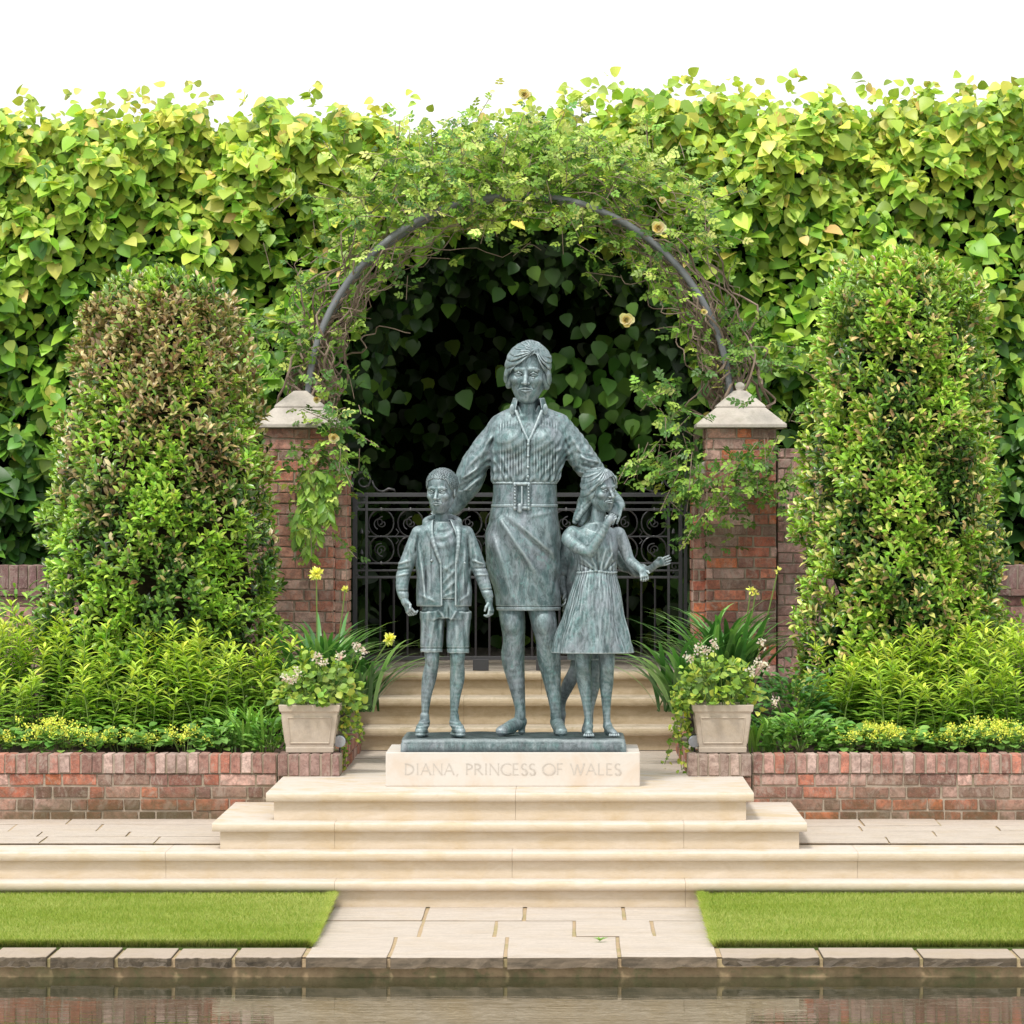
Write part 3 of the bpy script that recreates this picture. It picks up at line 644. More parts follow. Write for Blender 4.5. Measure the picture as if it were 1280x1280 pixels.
# bronze slab: uneven modelled top
def slab():
    x0 = WX(502,28.03); x1 = WX(781,28.03); y0, y1 = .03, .90; zt = .2917; zb = .2085
    nx, ny = 90, 40; v = []; f = []
    for j in range(ny+1):
        for i in range(nx+1):
            x = x0+(x1-x0)*i/nx; y = y0+(y1-y0)*j/ny
            e = min(i, nx-i, j, ny-j)
            z = zt-.002+.003*math.sin(x*9+2*math.sin(y*7))*math.sin(y*13+x*3)+.0015*math.sin(x*31+y*17)
            if e == 0: z -= .006
            v.append((x+(.0015*math.sin(y*40) if i in (0,nx) else 0), y+(.0015*math.sin(x*33) if j in (0,ny) else 0), z))
    for j in range(ny):
        for i in range(nx): a = j*(nx+1)+i; f.append((a,a+1,a+nx+2,a+nx+1))
    ring = [i for i in range(nx+1)]+[j*(nx+1)+nx for j in range(1,ny+1)]+[ny*(nx+1)+i for i in range(nx-1,-1,-1)]+[j*(nx+1) for j in range(ny-1,0,-1)]
    prev = ring
    for z, o in ((zt-.03,.002),(zt-.034,.006),(zb,.008)):
        cur = []
        for r in ring:
            x,y,_ = v[r]; cx, cy = (x0+x1)/2,(y0+y1)/2
            ox = o*(1 if x>x1-.01 else -1 if x<x0+.01 else 0); oy = o*(1 if y>y1-.01 else -1 if y<y0+.01 else 0)
            cur.append(len(v)); v.append((x+ox,y+oy,z))
        n = len(ring)
        for i in range(n): j=(i+1)%n; f.append((prev[j],prev[i],cur[i],cur[j]))
        prev = cur
    f.append(tuple(prev[::-1]) if False else tuple(prev))
    o = mesh_obj('base_slab', v, f, bronze_mat('bronze_base', .62), None, True); o.parent = statue; localize(o, statue)
slab()
# ================= materials of the place =================
def stone_mat(name, c1, c2, stain=(.45,.33,.12), stain_amt=.6, streak=(.4,1,6), rough=.75, bump=.4, moss=None, layered=0.0, side=None, grain=.25):
    t = NT(name); p = t.pos((1,1,1)); ps = t.pos(streak)
    a = t.noise(ps, 2.2, 5, .6, .6); b = t.noise(p, 38, 6, .7); c = t.noise(p, 4, 5, .65, .5); f = t.noise(p, 260, 3, .7)
    col = t.mix(a, c1, c2)
    col = t.mix(t.math('MULTIPLY', t.ramp(c, [(.47, 0), (.66, 1)]), stain_amt), col, stain)
    col = t.mix(t.math('MULTIPLY', t.ramp(b, [(.3, 1), (.6, 0)]), grain), col, tuple(x*.55 for x in c1))
    h = t.math('ADD', b, t.math('MULTIPLY', f, .5))
    if layered:
        w2 = t.noise(t.pos((.25,9,1)), 5, 6, .7, 1.2)
        col = t.mix(t.math('MULTIPLY', t.ramp(w2, [(.40, 0), (.45, 1), (.5, 0), (.56, 0), (.60, .8), (.64, 0)]), layered), col, tuple(x*.62 for x in c2))
        h = t.math('ADD', h, t.math('MULTIPLY', w2, 1.5))
    if moss:
        m = t.noise(p, 9, 6, .75, .4)
        col = t.mix(t.math('MULTIPLY', t.ramp(m, [(.52, 0), (.66, 1)]), moss[1]), col, moss[0])
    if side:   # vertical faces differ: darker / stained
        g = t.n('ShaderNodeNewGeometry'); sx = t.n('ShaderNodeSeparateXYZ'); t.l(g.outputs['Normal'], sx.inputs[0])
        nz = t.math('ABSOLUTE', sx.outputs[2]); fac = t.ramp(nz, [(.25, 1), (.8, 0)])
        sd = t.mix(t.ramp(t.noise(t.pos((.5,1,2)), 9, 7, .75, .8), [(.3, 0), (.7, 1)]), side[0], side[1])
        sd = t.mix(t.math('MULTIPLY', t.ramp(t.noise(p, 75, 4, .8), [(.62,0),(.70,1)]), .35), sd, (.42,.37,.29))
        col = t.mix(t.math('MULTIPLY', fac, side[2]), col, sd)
    t.pbsdf(col, rough, t.bump(h, bump, .004), spec=.3)
    return t.m
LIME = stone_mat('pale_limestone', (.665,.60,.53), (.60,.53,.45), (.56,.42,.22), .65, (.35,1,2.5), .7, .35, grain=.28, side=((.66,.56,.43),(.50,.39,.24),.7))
PLINTH = stone_mat('plinth_stone', (.64,.60,.545), (.60,.55,.485), (.58,.45,.33), .45, (.5,1,2), .6, .12, grain=.04)
OLD = stone_mat('weathered_step_stone', (.66,.58,.46), (.50,.41,.30), (.26,.20,.11), .5, (.5,1,3), .85, .7, moss=((.20,.15,.05),.5), grain=.5, side=((.36,.27,.15),(.56,.46,.31),.7))
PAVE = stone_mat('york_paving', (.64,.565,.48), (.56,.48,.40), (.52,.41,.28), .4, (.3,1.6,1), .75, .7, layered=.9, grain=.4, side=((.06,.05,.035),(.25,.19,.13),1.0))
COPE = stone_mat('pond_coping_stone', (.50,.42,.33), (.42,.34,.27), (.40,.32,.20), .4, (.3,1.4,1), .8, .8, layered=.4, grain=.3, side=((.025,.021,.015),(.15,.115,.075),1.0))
JOINT = stone_mat('mortar', (.42,.30,.17), (.52,.40,.26), (.22,.26,.06), .5, (1,1,1), .95, .8, grain=.4)
CAP = stone_mat('pier_cap_stone', (.62,.565,.50), (.52,.47,.41), (.36,.31,.26), .5, (1,1,1.5), .85, .6, moss=((.30,.29,.22),.4), grain=.35)
POT = stone_mat('pot_stone', (.58,.51,.42), (.50,.42,.33), (.40,.31,.20), .5, (1,1,1.5), .8, .5, grain=.3)
def brick_mat(name):
    t = NT(name); oi = t.n('ShaderNodeVertexColor', layer_name='col'); p = t.pos((1,1,1))
    n = t.noise(p, 22, 7, .8, .5); n2 = t.noise(p, 120, 5, .75); n3 = t.noise(p, 5, 6, .75)
    c = t.mix(t.ramp(t.noise(p, 12, 5, .7, 1.2), [(.40, 0), (.62, .35)]), oi.outputs[0], (.19,.085,.06))
    c = t.mix(t.math('MULTIPLY', t.ramp(n, [(.44, 0), (.58, 1)]), .55), c, (.10,.062,.05))
    c = t.mix(t.math('MULTIPLY', t.ramp(n2, [(.52, 0), (.64, 1)]), .40), c, (.46,.36,.30))
    c = t.mix(t.math('MULTIPLY', t.ramp(t.noise(t.pos((1.3,1,.8)), 8, 7, .85, .9), [(.50, 0), (.60, 1)]), .62), c, (.44,.36,.30))
    g = t.n('ShaderNodeNewGeometry'); sx = t.n('ShaderNodeSeparateXYZ'); t.l(g.outputs['Position'], sx.inputs[0])
    zz = t.math('ADD', sx.outputs[2], t.math('MULTIPLY', n3, .55)); low = t.ramp(zz, [(0, 1), (.08, .7), (.24, 0)])
    c = t.mix(t.math('MULTIPLY', low, .75), c, t.mix(n2, (.05,.045,.02), (.13,.115,.055)))
    t.pbsdf(c, .9, t.bump(t.math('ADD', n, t.math('MULTIPLY', n2, .6)), .9, .006), spec=.2); return t.m
BRICK = brick_mat('old_red_brick')
MORT = stone_mat('lime_mortar', (.50,.42,.33), (.38,.31,.235), (.20,.165,.09), .6, (1,1,1), .95, 1, grain=.6)
SOIL = stone_mat('garden_soil', (.075,.052,.036), (.05,.035,.024), (.03,.022,.016), .5, (1,1,1), .95, 1, grain=.5)
def simple(name, col, rough=.6, metallic=0, bump=0, spec=.5):
    t = NT(name); p = t.pos((1,1,1)); n = t.noise(p, 60, 4, .7)
    c = t.mix(n, tuple(x*.75 for x in col), tuple(min(1,x*1.25) for x in col))
    t.pbsdf(c, rough, t.bump(n, bump, .003) if bump else None, metallic, spec); return t.m
IRON = simple('black_painted_iron', (.035,.035,.038), .30, .0, .3, .7)
PIPE = simple('grey_arch_tube', (.20,.21,.22), .5, .2, .2)
STEM_W = simple('woody_stem', (.27,.20,.15), .8, 0, .6)
STEM_G = simple('green_stem', (.16,.24,.05), .6)
def leaf_mat(name, rough=.42, trans=.22, spec=.45, gain=1.55):
    t = NT(name); vc = t.n('ShaderNodeVertexColor', layer_name='col'); p = t.pos((1,1,1))
    c = t.mix(t.math('MULTIPLY', t.noise(p, 45, 3, .6), .35), vc.outputs[0], t.mix(1.0, vc.outputs[0], (.55,.62,.45), 'MULTIPLY'))
    c = t.mix(1.0, c, (gain*1.02, gain, gain*.95), 'MULTIPLY')
    b = t.n('ShaderNodeBsdfPrincipled'); t.l(c, b.inputs['Base Color']); b.inputs['Roughness'].default_value = rough; b.inputs['Specular IOR Level'].default_value = spec
    tr = t.n('ShaderNodeBsdfTranslucent'); t.l(t.mix(1.0, c, (1.25,1.3,.6), 'MULTIPLY'), tr.inputs[0])
    mx = t.n('ShaderNodeMixShader'); mx.inputs[0].default_value = trans; t.l(b.outputs[0], mx.inputs[1]); t.l(tr.outputs[0], mx.inputs[2]); t.l(mx.outputs[0], t.out.inputs[0])
    return t.m
LEAF = leaf_mat('leaf_matte', .42, .24, .45); LAUREL = leaf_mat('leaf_glossy', .30, .18, .6, 1.9); PETAL = leaf_mat('petal', .7, .3, .2, 1.0); GRASS = leaf_mat('grass_blade', .6, .35, .25, 1.0)
# ================= steps =================
def nosing_step(name, x0, x1, yf, yb, zt, zb, mat, th=.052, over=.045, joints=(), side=True, rr=.6, label=None, cat='step', jit=.0):
    """stone step: bull-nosed slabs on risers, joints at given x (front at world y=yf-D0)"""
    o = empty(name, ((x0+x1)/2, yf-D0, zt)); tag(o, label, cat)
    yf -= D0; yb -= D0
    xs = [x0]+[j for j in joints if x0 < j < x1]+[x1]
    T = MB()
    for a, b in zip(xs[:-1], xs[1:]):
        a2 = a+(.0005 if a != x0 else 0); b2 = b-(.0005 if b != x1 else 0); dz = random.uniform(-jit, jit)
        prof = [(yb, zt+dz), (yb, zt-th+dz)]; n = 7
        for i in range(n+1):
            an = -PI/2+PI*i/n; prof.append((yf+th*.5*rr-math.cos(an)*th*.5*rr, zt-th/2+math.sin(an)*th/2+dz))
        k = len(T.v); m = len(prof)
        for x, s in ((a2, 1), (b2, -1)):
            for (y, z) in prof: T.v.append((x, y, z))
        for i in range(m): j = (i+1) % m; T.f.append((k+i, k+j, k+m+j, k+m+i))
        T.f.append(tuple(k+i for i in range(m))[::-1]); T.f.append(tuple(k+m+i for i in range(m)))
    T.build('tread', mat, o, bevel=.002, smooth=False)
    Rr = MB()
    for a, b in zip(xs[:-1], xs[1:]):
        e0 = over if (a == x0 and side) else (.0005 if a != x0 else 0); e1 = over if (b == x1 and side) else (.0005 if b != x1 else 0)
        Rr.box(a+e0, b-e1, yf+over, yb, zb, zt-th-.0005)
    Rr.build('riser', mat, o, bevel=.0015)
    return o
XL = WX(331.5, 27.3); XR = WX(943, 27.3); XL2 = WX(265, 27.15); XR2 = WX(1009, 27.15)
nosing_step('stone_step', XL, XR, 27.36, 29.6, .0, -.165, LIME, joints=(0.02,), label='short top pale limestone step carrying the lettered plinth')
nosing_step('stone_step', XL2, XR2, 27.15, 29.14, -.165, -.321, LIME, joints=(WX(418,27.15), WX(855,27.15)), label='second pale limestone step, just below the short top one')
nosing_step('stone_step', -5.2, 5.6, 26.93, 27.6, -.321, -.477, LIME, joints=(WX(206,26.9), WX(640,26.9), WX(1073,26.9)), side=False, label='full-width limestone step level with the side paving')
nosing_step('stone_step', -5.2, 5.6, 26.70, 27.05, -.477, -.6275, LIME, joints=(WX(418,26.7), WX(857,26.7)), side=False, label='lowest full-width limestone step at the back edge of the lawns')
# old steps up to the gate
SX0, SX1 = WX(428,32.2), WX(850,32.2)
nosing_step('old_step', SX0, SX1, 32.13, 32.7, .163, -.0, OLD, th=.062, over=.06, joints=(.31,), side=False, label='lowest worn stone step behind the statue, nearest its feet', jit=.002)
nosing_step('old_step', SX0, SX1, 32.56, 33.15, .353, .163, OLD, th=.062, over=.06, joints=(-.4,), side=False, label='middle worn stone step of the old flight behind the statue', jit=.002)
nosing_step('old_step', SX0, SX1, 33.02, 33.30, .518, .353, OLD, th=.055, over=.05, joints=(.15,), side=False, label='highest worn stone step, directly below the iron gate', jit=.002)
# ================= paving slabs =================
def slabs(name, x0, x1, y0, y1, zf, rows, mat, seed, gap=.010, th=.05, joint_z=.005, wmin=.45, wmax=.95, front_over=0.0, label=None, rough_front=False):
    """random-width slabs; zf(y) is the surface height"""
    r = random.Random(seed); S = MB(); J = MB(); y = y0
    tot = sum(rows)
    for ri, h in enumerate(rows):
        h = h*(y1-y0)/tot; x = x0 - (r.uniform(0, .4) if x0 < -2 else 0)
        while x < x1-.01:
            w = r.uniform(wmin, wmax)
            if x1-(x+w) < wmin*.7: w = x1-x
            a, b, c, d = x+gap/2, x+w-gap/2, y+gap/2, y+h-gap/2
            if ri == 0 and rough_front: c = y - front_over + r.uniform(-.012,.012)
            dz = r.uniform(-.0035,.0035); tilt = r.uniform(-.0015,.0015)
            n = len(S.v); nx = max(2, int((b-a)/.06)); top = []
            # outline with wobbly edges
            pts = [(a+(b-a)*i/nx, c) for i in range(nx)] + [(b, c+(d-c)*i/3) for i in range(3)] + [(b-(b-a)*i/nx, d) for i in range(nx)] + [(a, d-(d-c)*i/3) for i in range(3)]
            m = len(pts)
            for k, (px_, py_) in enumerate(pts):
                j = .003
                S.v.append((px_+r.uniform(-j,j), py_+r.uniform(-j,j), zf(py_)+dz+tilt*(px_-a)))
            for k in range(m):
                v = S.v[n+k]; jf = r.uniform(-.010,.012) if (rough_front and ri == 0 and k < nx) else 0
                S.v.append((v[0], v[1]+jf, v[2]-th+(r.uniform(-.005,.007) if (rough_front and ri == 0 and k < nx) else 0)))
            S.f.append(tuple(range(n, n+m)))
            for k in range(m): k2 = (k+1) % m; S.f.append((n+k2, n+k, n+m+k, n+m+k2))
            x += w
        y += h
    x0 -= .02; x1 += .02
    J.quad((x0, y0+(.02 if rough_front else 0), zf(y0)-joint_z), (x1, y0+(.02 if rough_front else 0), zf(y0)-joint_z), (x1, y1, zf(y1)-joint_z), (x0, y1, zf(y1)-joint_z))
    o = empty(name, ((x0+x1)/2, y0, zf(y0))); tag(o, kind='structure')
    S.build('slab_paving', mat, o, bevel=.004); J.build('joint_bed', JOINT, o)
    return o
zA = lambda y: -.321+(.047*(max(0, y+1.0))/2.1)
slabs('paving_left', -5.6, XL2+.05, 27.5-D0, 29.14-D0, zA, (1,.8,1.2,.9), PAVE, 3)
slabs('paving_right', XR2-.05, 6.0, 27.5-D0, 29.14-D0, zA, (1,.9,.8,1.2), PAVE, 8)
slabs('landing_paving', -1.14, 1.12, 29.62-D0, 32.25-D0, lambda y: -.004, (1,1,1,1,1), PAVE, 5)
PX0, PX1 = WX(383.5,24.0), WX(898,23.9)
slabs('path_paving', PX0, PX1, 23.80-D0, 26.80-D0, lambda y: -.6275, (1.15,1.0,.95), PAVE, 21, wmin=.4, wmax=.62, rough_front=True, front_over=.04, th=.057, gap=.018)
slabs('gate_paving', -1.6, 1.6, 33.31-D0, 39-D0, lambda y: .516, (1,1,1,1,1,1), PAVE, 11)
# pond edging stones: one thing each
def edging(x0, x1, n, seed, side):
    r = random.Random(seed); xs = [x0]
    for i in range(n): xs.append(x0+(x1-x0)*(i+1)/n+(r.uniform(-.05,.05) if i < n-1 else 0))
    for i in range(n):
        a, b = xs[i]+.010, xs[i+1]-.010; S = MB(); nx = 14; f0 = -4.235+r.uniform(-.012,.012); bk = -3.74
        top = []; bot = []; th = .052+r.uniform(-.005,.005); dz = r.uniform(-.004,.004)
        for k in range(nx+1):
            x = a+(b-a)*k/nx; top.append((x, f0+r.uniform(-.007,.007)+(.012 if k in (0,nx) else 0), -.6275+dz+r.uniform(-.003,.002)))
        for k, q in enumerate(top): bot.append((q[0], q[1]+r.uniform(-.004,.015), -.6275-th+r.uniform(-.005,.004)))
        mid = [(q[0], q[1]-r.uniform(.0,.008), q[2]-th*.45) for q in top]
        n0 = len(S.v); L = nx+1
        S.v += top+mid+bot+[(q[0], bk, -.6275+dz) for q in top]+[(q[0], bk, -.70) for q in top]
        for k in range(nx):
            S.f += [(n0+L+k, n0+L+k+1, n0+k+1, n0+k), (n0+2*L+k, n0+2*L+k+1, n0+L+k+1, n0+L+k), (n0+k, n0+k+1, n0+3*L+k+1, n0+3*L+k), (n0+4*L+k, n0+4*L+k+1, n0+2*L+k+1, n0+2*L+k), (n0+3*L+k, n0+3*L+k+1, n0+4*L+k+1, n0+4*L+k)]
        S.f += [(n0, n0+3*L, n0+4*L, n0+2*L, n0+L)]; e = nx; S.f += [(n0+L+e, n0+2*L+e, n0+4*L+e, n0+3*L+e, n0+e)]
        o = S.build('edging_stone', COPE, None, bevel=.005)
        tag(o, 'flat coping stone edging the pond in front of the %s lawn' % side, 'coping stone', 'coping stones along the %s lawn' % side)
edging(WX(-85,23.76), PX0-.005, 6, 4, 'left'); edging(PX1+.005, WX(1410,23.76), 4, 9, 'right')
# pond wall under the coping + mortar fillets
P = MB()
xs = np.linspace(-4, 4.6, 240); rr = random.Random(2)
prev = None
for x in xs:
    col = [(x, -4.19+rr.uniform(-.010,.010), -.640), (x, -4.185+rr.uniform(-.014,.012), -.70), (x, -4.19+rr.uniform(-.010,.010), -.735), (x, -4.20, -.765), (x, -4.2, -1.1)]
    n = len(P.v); P.v += col
    if prev is not None:
        for k in range(4): P.f.append((prev+k, prev+k+1, n+k+1, n+k))
    prev = n
POND = stone_mat('pond_wall_stone', (.36,.25,.14), (.24,.18,.10), (.09,.10,.035), .6, (.6,1,3), .7, 1, moss=((.12,.15,.06),.6), grain=.5)
o = P.build('pond_wall', POND, None, smooth=True); tag(o, 'low stained stone wall holding the pond edge just above the water', 'wall')
M = MB(); M.box(-4, 4.6, -4.205, -3.73, -.682, -.640); o = M.build('edging_bed', JOINT); tag(o, kind='structure')
# ledge just under water (pale green line at the waterline)
M = MB(); M.box(-4, 4.6, -4.30, -4.17, -1.0, -.745)
LED = simple('slimy_ledge', (.22,.27,.17), .4); o = M.build('pond_ledge', LED); tag(o, kind='structure')
# ================= lawns =================
def lawn(name, x0, x1, seed, slant, label_side):
    r = np.random.default_rng(seed); y0, y1 = 24.30-D0, 26.78-D0
    zf = lambda y: -.622+(y-y0)/(y1-y0)*.062
    B = MB(); B.quad((x0,y0,zf(y0)-.005),(x1,y0,zf(y0)-.005),(x1,y1,zf(y1)-.005),(x0,y1,zf(y1)-.005))
    B.quad((x0,y0,-.7),(x1,y0,-.7),(x1,y0,zf(y0)-.005),(x0,y0,zf(y0)-.005))
    t = simple('turf_soil', (.10,.15,.03), .9, 0, .8); o = B.build(name, t); tag(o, kind='structure')
    n = 150000; x = r.uniform(x0, x1, n); y = y0+(y1-y0)*r.uniform(0, 1, n)
    m = 9000; x[:m] = r.uniform(x0, x1, m); y[:m] = y0+np.abs(r.normal(0,.015,m))
    k = 9000; x[m:m+k] = (x1 if slant > 0 else x0) - slant*(np.abs(r.normal(0,.014,k))-.008-.006*np.sin(np.arange(k)*.01))
    z = zf(y)-.004; h = r.uniform(.022,.040,n); h[:m] *= 1.25
    pt = .35*np.sin(x*1.3+2*y)+np.sin(x*3.1+np.sin(y*5)*1.3)*np.sin(y*6+x)*.5+.5+.3*np.sin(x*13)*np.sin(y*31+x*4)
    a = r.uniform(0, 2*PI, n); lean = r.normal(0,.014,(n,2)); wd = r.uniform(.0012,.0026,n)
    lean[:m,1] -= .012; lean[m:m+k,0] += slant*r.uniform(-.005,.035,k); h[m:m+k] *= 1.2
    dx, dy = np.cos(a)*wd, np.sin(a)*wd
    v = np.empty((n,5,3)); 
    v[:,0] = np.stack([x-dx,y-dy,z],1); v[:,1] = np.stack([x+dx,y+dy,z],1)
    mx, my = x+lean[:,0]*.4, y+lean[:,1]*.4
    v[:,2] = np.stack([mx+dx*.8,my+dy*.8,z+h*.6],1); v[:,3] = np.stack([mx-dx*.8,my-dy*.8,z+h*.6],1); v[:,4] = np.stack([x+lean[:,0],y+lean[:,1],z+h],1)
    base = np.arange(n)*5; q = np.stack([base,base+1,base+2,base+3],1); tr = np.stack([base+3,base+2,base+4,base+4],1)
    f = np.concatenate([q, np.stack([base+3,base+2,base+4],1)[:, [0,1,2,2]]]) if False else None
    g1 = np.array([.38,.48,.09]); g2 = np.array([.56,.61,.21]); g3 = np.array([.24,.39,.055])
    u = np.clip(r.normal(.45,.3,n)+(pt-.5)*.7,0,1)[:,None]; c = g1*(1-u)+g2*u; dk = (r.random(n) < .2)[:,None]; c = np.where(dk, g3, c)
    c[:m] = c[:m]*.65
    cols = np.repeat(c, 5, 0).reshape(n,5,3); cols[:,0] *= .5; cols[:,1] *= .5
    me = bpy.data.meshes.new('grass'); V = v.reshape(-1,3).astype(np.float32)
    me.vertices.add(n*5); me.vertices.foreach_set('co', V.ravel())
    loops = np.stack([base,base+1,base+2,base+3,base+3,base+2,base+4],1).astype(np.int32); me.loops.add(n*7); me.loops.foreach_set('vertex_index', loops.ravel())
    me.polygons.add(n*2); st = np.stack([np.arange(n)*7, np.arange(n)*7+4],1).astype(np.int32); me.polygons.foreach_set('loop_start', st.ravel())
    me.polygons.foreach_set('loop_total', np.tile(np.array([4,3],dtype=np.int32), n)); me.update(calc_edges=True)
    ca = me.color_attributes.new('col','FLOAT_COLOR','POINT'); cc = np.ones((n*5,4),dtype=np.float32); cc[:,:3] = cols.reshape(-1,3); ca.data.foreach_set('color', cc.ravel())
    me.materials.append(GRASS); o = bpy.data.objects.new('lawn_grass', me); C.objects.link(o)
    tag(o, 'short mown green lawn %s of the stone path by the pond' % label_side, 'grass', kind='stuff')
lawn('lawn_left', -3.4, PX0-.004, 1, 1, 'left'); lawn('lawn_right', PX1+.004, 3.6, 2, -1, 'right')
# ================= ground and water =================
M = MB(); M.quad((-150,-3.9,-.9),(150,-3.9,-.9),(150,150,-.9),(-150,150,-.9)); o = M.build('ground', SOIL); tag(o, kind='structure')
t = NT('pond_water'); nz = t.noise(t.pos((1.1,3.6,1)), 3.2, 3, .5, .3); nz2 = t.noise(t.pos((1,2.4,1)), 17, 2, .5)
p_ = t.pbsdf((.03,.035,.016), .015, t.bump(t.math('ADD', nz, t.math('MULTIPLY', nz2, .08)), .045, .02), spec=.9); p_.inputs['IOR'].default_value = 3.0
M = MB(); M.quad((-60,-60,-.7345),(60,-60,-.7345),(60,-4.19,-.7345),(-60,-4.19,-.7345)); o = M.build('pond_water', t.m); tag(o, kind='structure')
# ================= brick work =================
PAL = [(.36,.115,.07),(.42,.15,.09),(.28,.095,.06),(.22,.10,.075),(.36,.20,.155),(.15,.08,.065),(.42,.27,.225),(.46,.14,.06),(.33,.12,.075),(.20,.13,.10)]
def bricks(B, cols, x0, x1, z0, z1, yf, seed, L=.225, H=.065, g=.010, axis='x', depth=.10, pal=PAL, tone=1.0, gx=.011, vertical=False, flip=1, pink=0):
    """face of separate bricks proud of a mortar core; axis x: face towards the viewer at y=yf; axis y: side face at x=yf"""
    r = random.Random(seed); z = z0; row = 0
    pitch = H+g
    n = max(1, round((z1-z0)/pitch)); pitch = (z1-z0)/n
    for row in range(n):
        x = x0; i = (row*7) % 3
        if vertical: widths = None
        first = True
        while x < x1-.005:
            if vertical: w = .068
            else: w = (L if (i+row) % 2 == 0 else L/2-.005)
            if first and row % 2 and not vertical: w *= .5
            first = False
            w *= r.uniform(.95,1.05); w = min(w, x1-x)
            if x1-(x+w) < .045: w = x1-x
            a, b = x+gx/2, x+w-gx/2; zz0 = z0+row*pitch+g/2+r.uniform(-.002,.002); zz1 = z0+(row+1)*pitch-g/2+r.uniform(-.002,.002)
            pr = r.uniform(.004,.009); c = r.choice(pal); k = r.uniform(.75,1.25)*tone; nv = len(B.v)
            if axis == 'x': B.box(a+r.uniform(-.002,.003), b+r.uniform(-.003,.002), yf-pr, yf+depth, zz0, zz1, .0032)
            else: B.box(min(yf+flip*pr, yf-flip*depth), max(yf+flip*pr, yf-flip*depth), a, b, zz0, zz1, .0018)
            k *= 1.55; c2 = tuple(q*k*(1-pink)+pink*p2*k for q, p2 in zip(c, (.48,.30,.27)))
            cols.extend([c2]*(len(B.v)-nv)); x += w; i += 1
def brick_obj(name, B, cols, parent):
    o = mesh_obj(name, B.v, B.f, BRICK, None, False, np.array(cols)); b = o.modifiers.new('bevel','BEVEL'); b.width = .004; b.segments = 2
    if parent is not None: o.parent = parent; localize(o, parent)
    return o
YW = 29.1-D0
def bed_wall(x0, x1, seed, label):
    o = empty('garden_wall', ((x0+x1)/2, YW, -.27)); tag(o, label, 'wall'); B = MB(); c = []
    bricks(B, c, x0, x1, -.30, .015, YW, seed, H=.064, g=.012)
    brick_obj('brickwork', B, c, o)
    K = MB(); K.box(x0, x1, YW+.0025, YW+.24, -.5, .012); K.build('mortar', MORT, o)
    B = MB(); c = []; bricks(B, c, x0, x1, .015, .142, YW-.012, seed+1, H=.118, g=.007, vertical=True, depth=.235, pal=[(.30,.15,.12),(.37,.22,.185),(.25,.14,.115),(.42,.31,.27),(.22,.12,.10),(.40,.16,.11)], tone=1.0)
    brick_obj('coping', B, c, o); K = MB(); K.box(x0, x1, YW-.0065, YW+.217, .016, .133); K.build('coping_mortar', MORT, o)
EL0, EL1 = WX(345,28.95), WX(424,28.95); ER0, ER1 = WX(860,28.95), WX(941,28.95)
bed_wall(-5.6, EL0-.004, 31, 'low red brick retaining wall left of the limestone steps')
bed_wall(ER1+.004, 5.9, 47, 'low red brick retaining wall right of the limestone steps, mossy at its foot')
def end_pier(x0, x1, seed, label, flip, stone=False):
    o = empty('wall_end_pier', ((x0+x1)/2, YW, 0)); tag(o, label, 'wall pier'); B = MB(); c = []
    bricks(B, c, x0, x1, -.30, .0, YW, seed, H=.064, g=.012); brick_obj('brickwork', B, c, o)
    K = MB(); K.box(x0+.003, x1-.003, YW+.003, YW+.30, -.5, .0); K.build('mortar', MORT, o)
    B = MB(); c = []; bricks(B, c, x0, x1, .0, .142, YW-.05, seed+1, H=.13, g=.007, vertical=True, depth=.40, pal=[(.24,.15,.13),(.30,.20,.175),(.20,.12,.11)] if not stone else [(.34,.26,.22),(.40,.31,.26)], tone=.9)
    brick_obj('coping', B, c, o); K = MB(); K.box(x0+.004, x1-.004, YW-.045, YW+.345, .001, .134); K.build('coping_mortar', MORT, o)
end_pier(EL0, EL1, 5, 'dark brick wall end under the left stone pot', 1); end_pier(ER0, ER1, 6, 'pale brick wall end under the right stone pot', -1, True)
# return walls beside the landing and the old steps
def return_wall(xa, xb, seed, label, face, fl):
    o = empty('return_wall', ((xa+xb)/2, YW+.4, 0)); tag(o, label, 'wall'); B = MB(); c = []
    bricks(B, c, YW+.36, 32.35-D0, -.02, .15, face, seed, axis='y', flip=fl, depth=.1); brick_obj('brickwork', B, c, o)
    K = MB(); K.box(xa, xb, YW+.355, 32.35-D0, -.3, .145); K.build('mortar', MORT, o)
return_wall(EL1-.22, EL1-.012, 12, 'low brick side wall left of the landing behind the left pot', EL1-.010, 1)
return_wall(ER0+.012, ER0+.22, 13, 'low brick side wall right of the landing behind the right pot', ER0+.010, -1)
# soil beds
def soil_z(Yd): return .125+.14*max(0., min(3.2, Yd-29.55))
for nm, a, b in (('soil_bed_left', -6, EL1-.03), ('soil_bed_right', ER0+.03, 6.4)):
    B = MB(); r = np.random.default_rng(5); nx, ny = 60, 40; v = []; f = []
    for j in range(ny+1):
        for i in range(nx+1):
            x = a+(b-a)*i/nx; y = YW+.20+(34.5-29.3)*j/ny; v.append((x, y, soil_z(y+D0)-.035+(.05*min(1,j/8)-.05)+.015*math.sin(x*7+y*9)+r.uniform(-.012,.012)))
    for j in range(ny):
        for i in range(nx): q = j*(nx+1)+i; f.append((q,q+1,q+nx+2,q+nx+1))
    o = mesh_obj(nm, v, f, SOIL, None, True); tag(o, kind='structure')
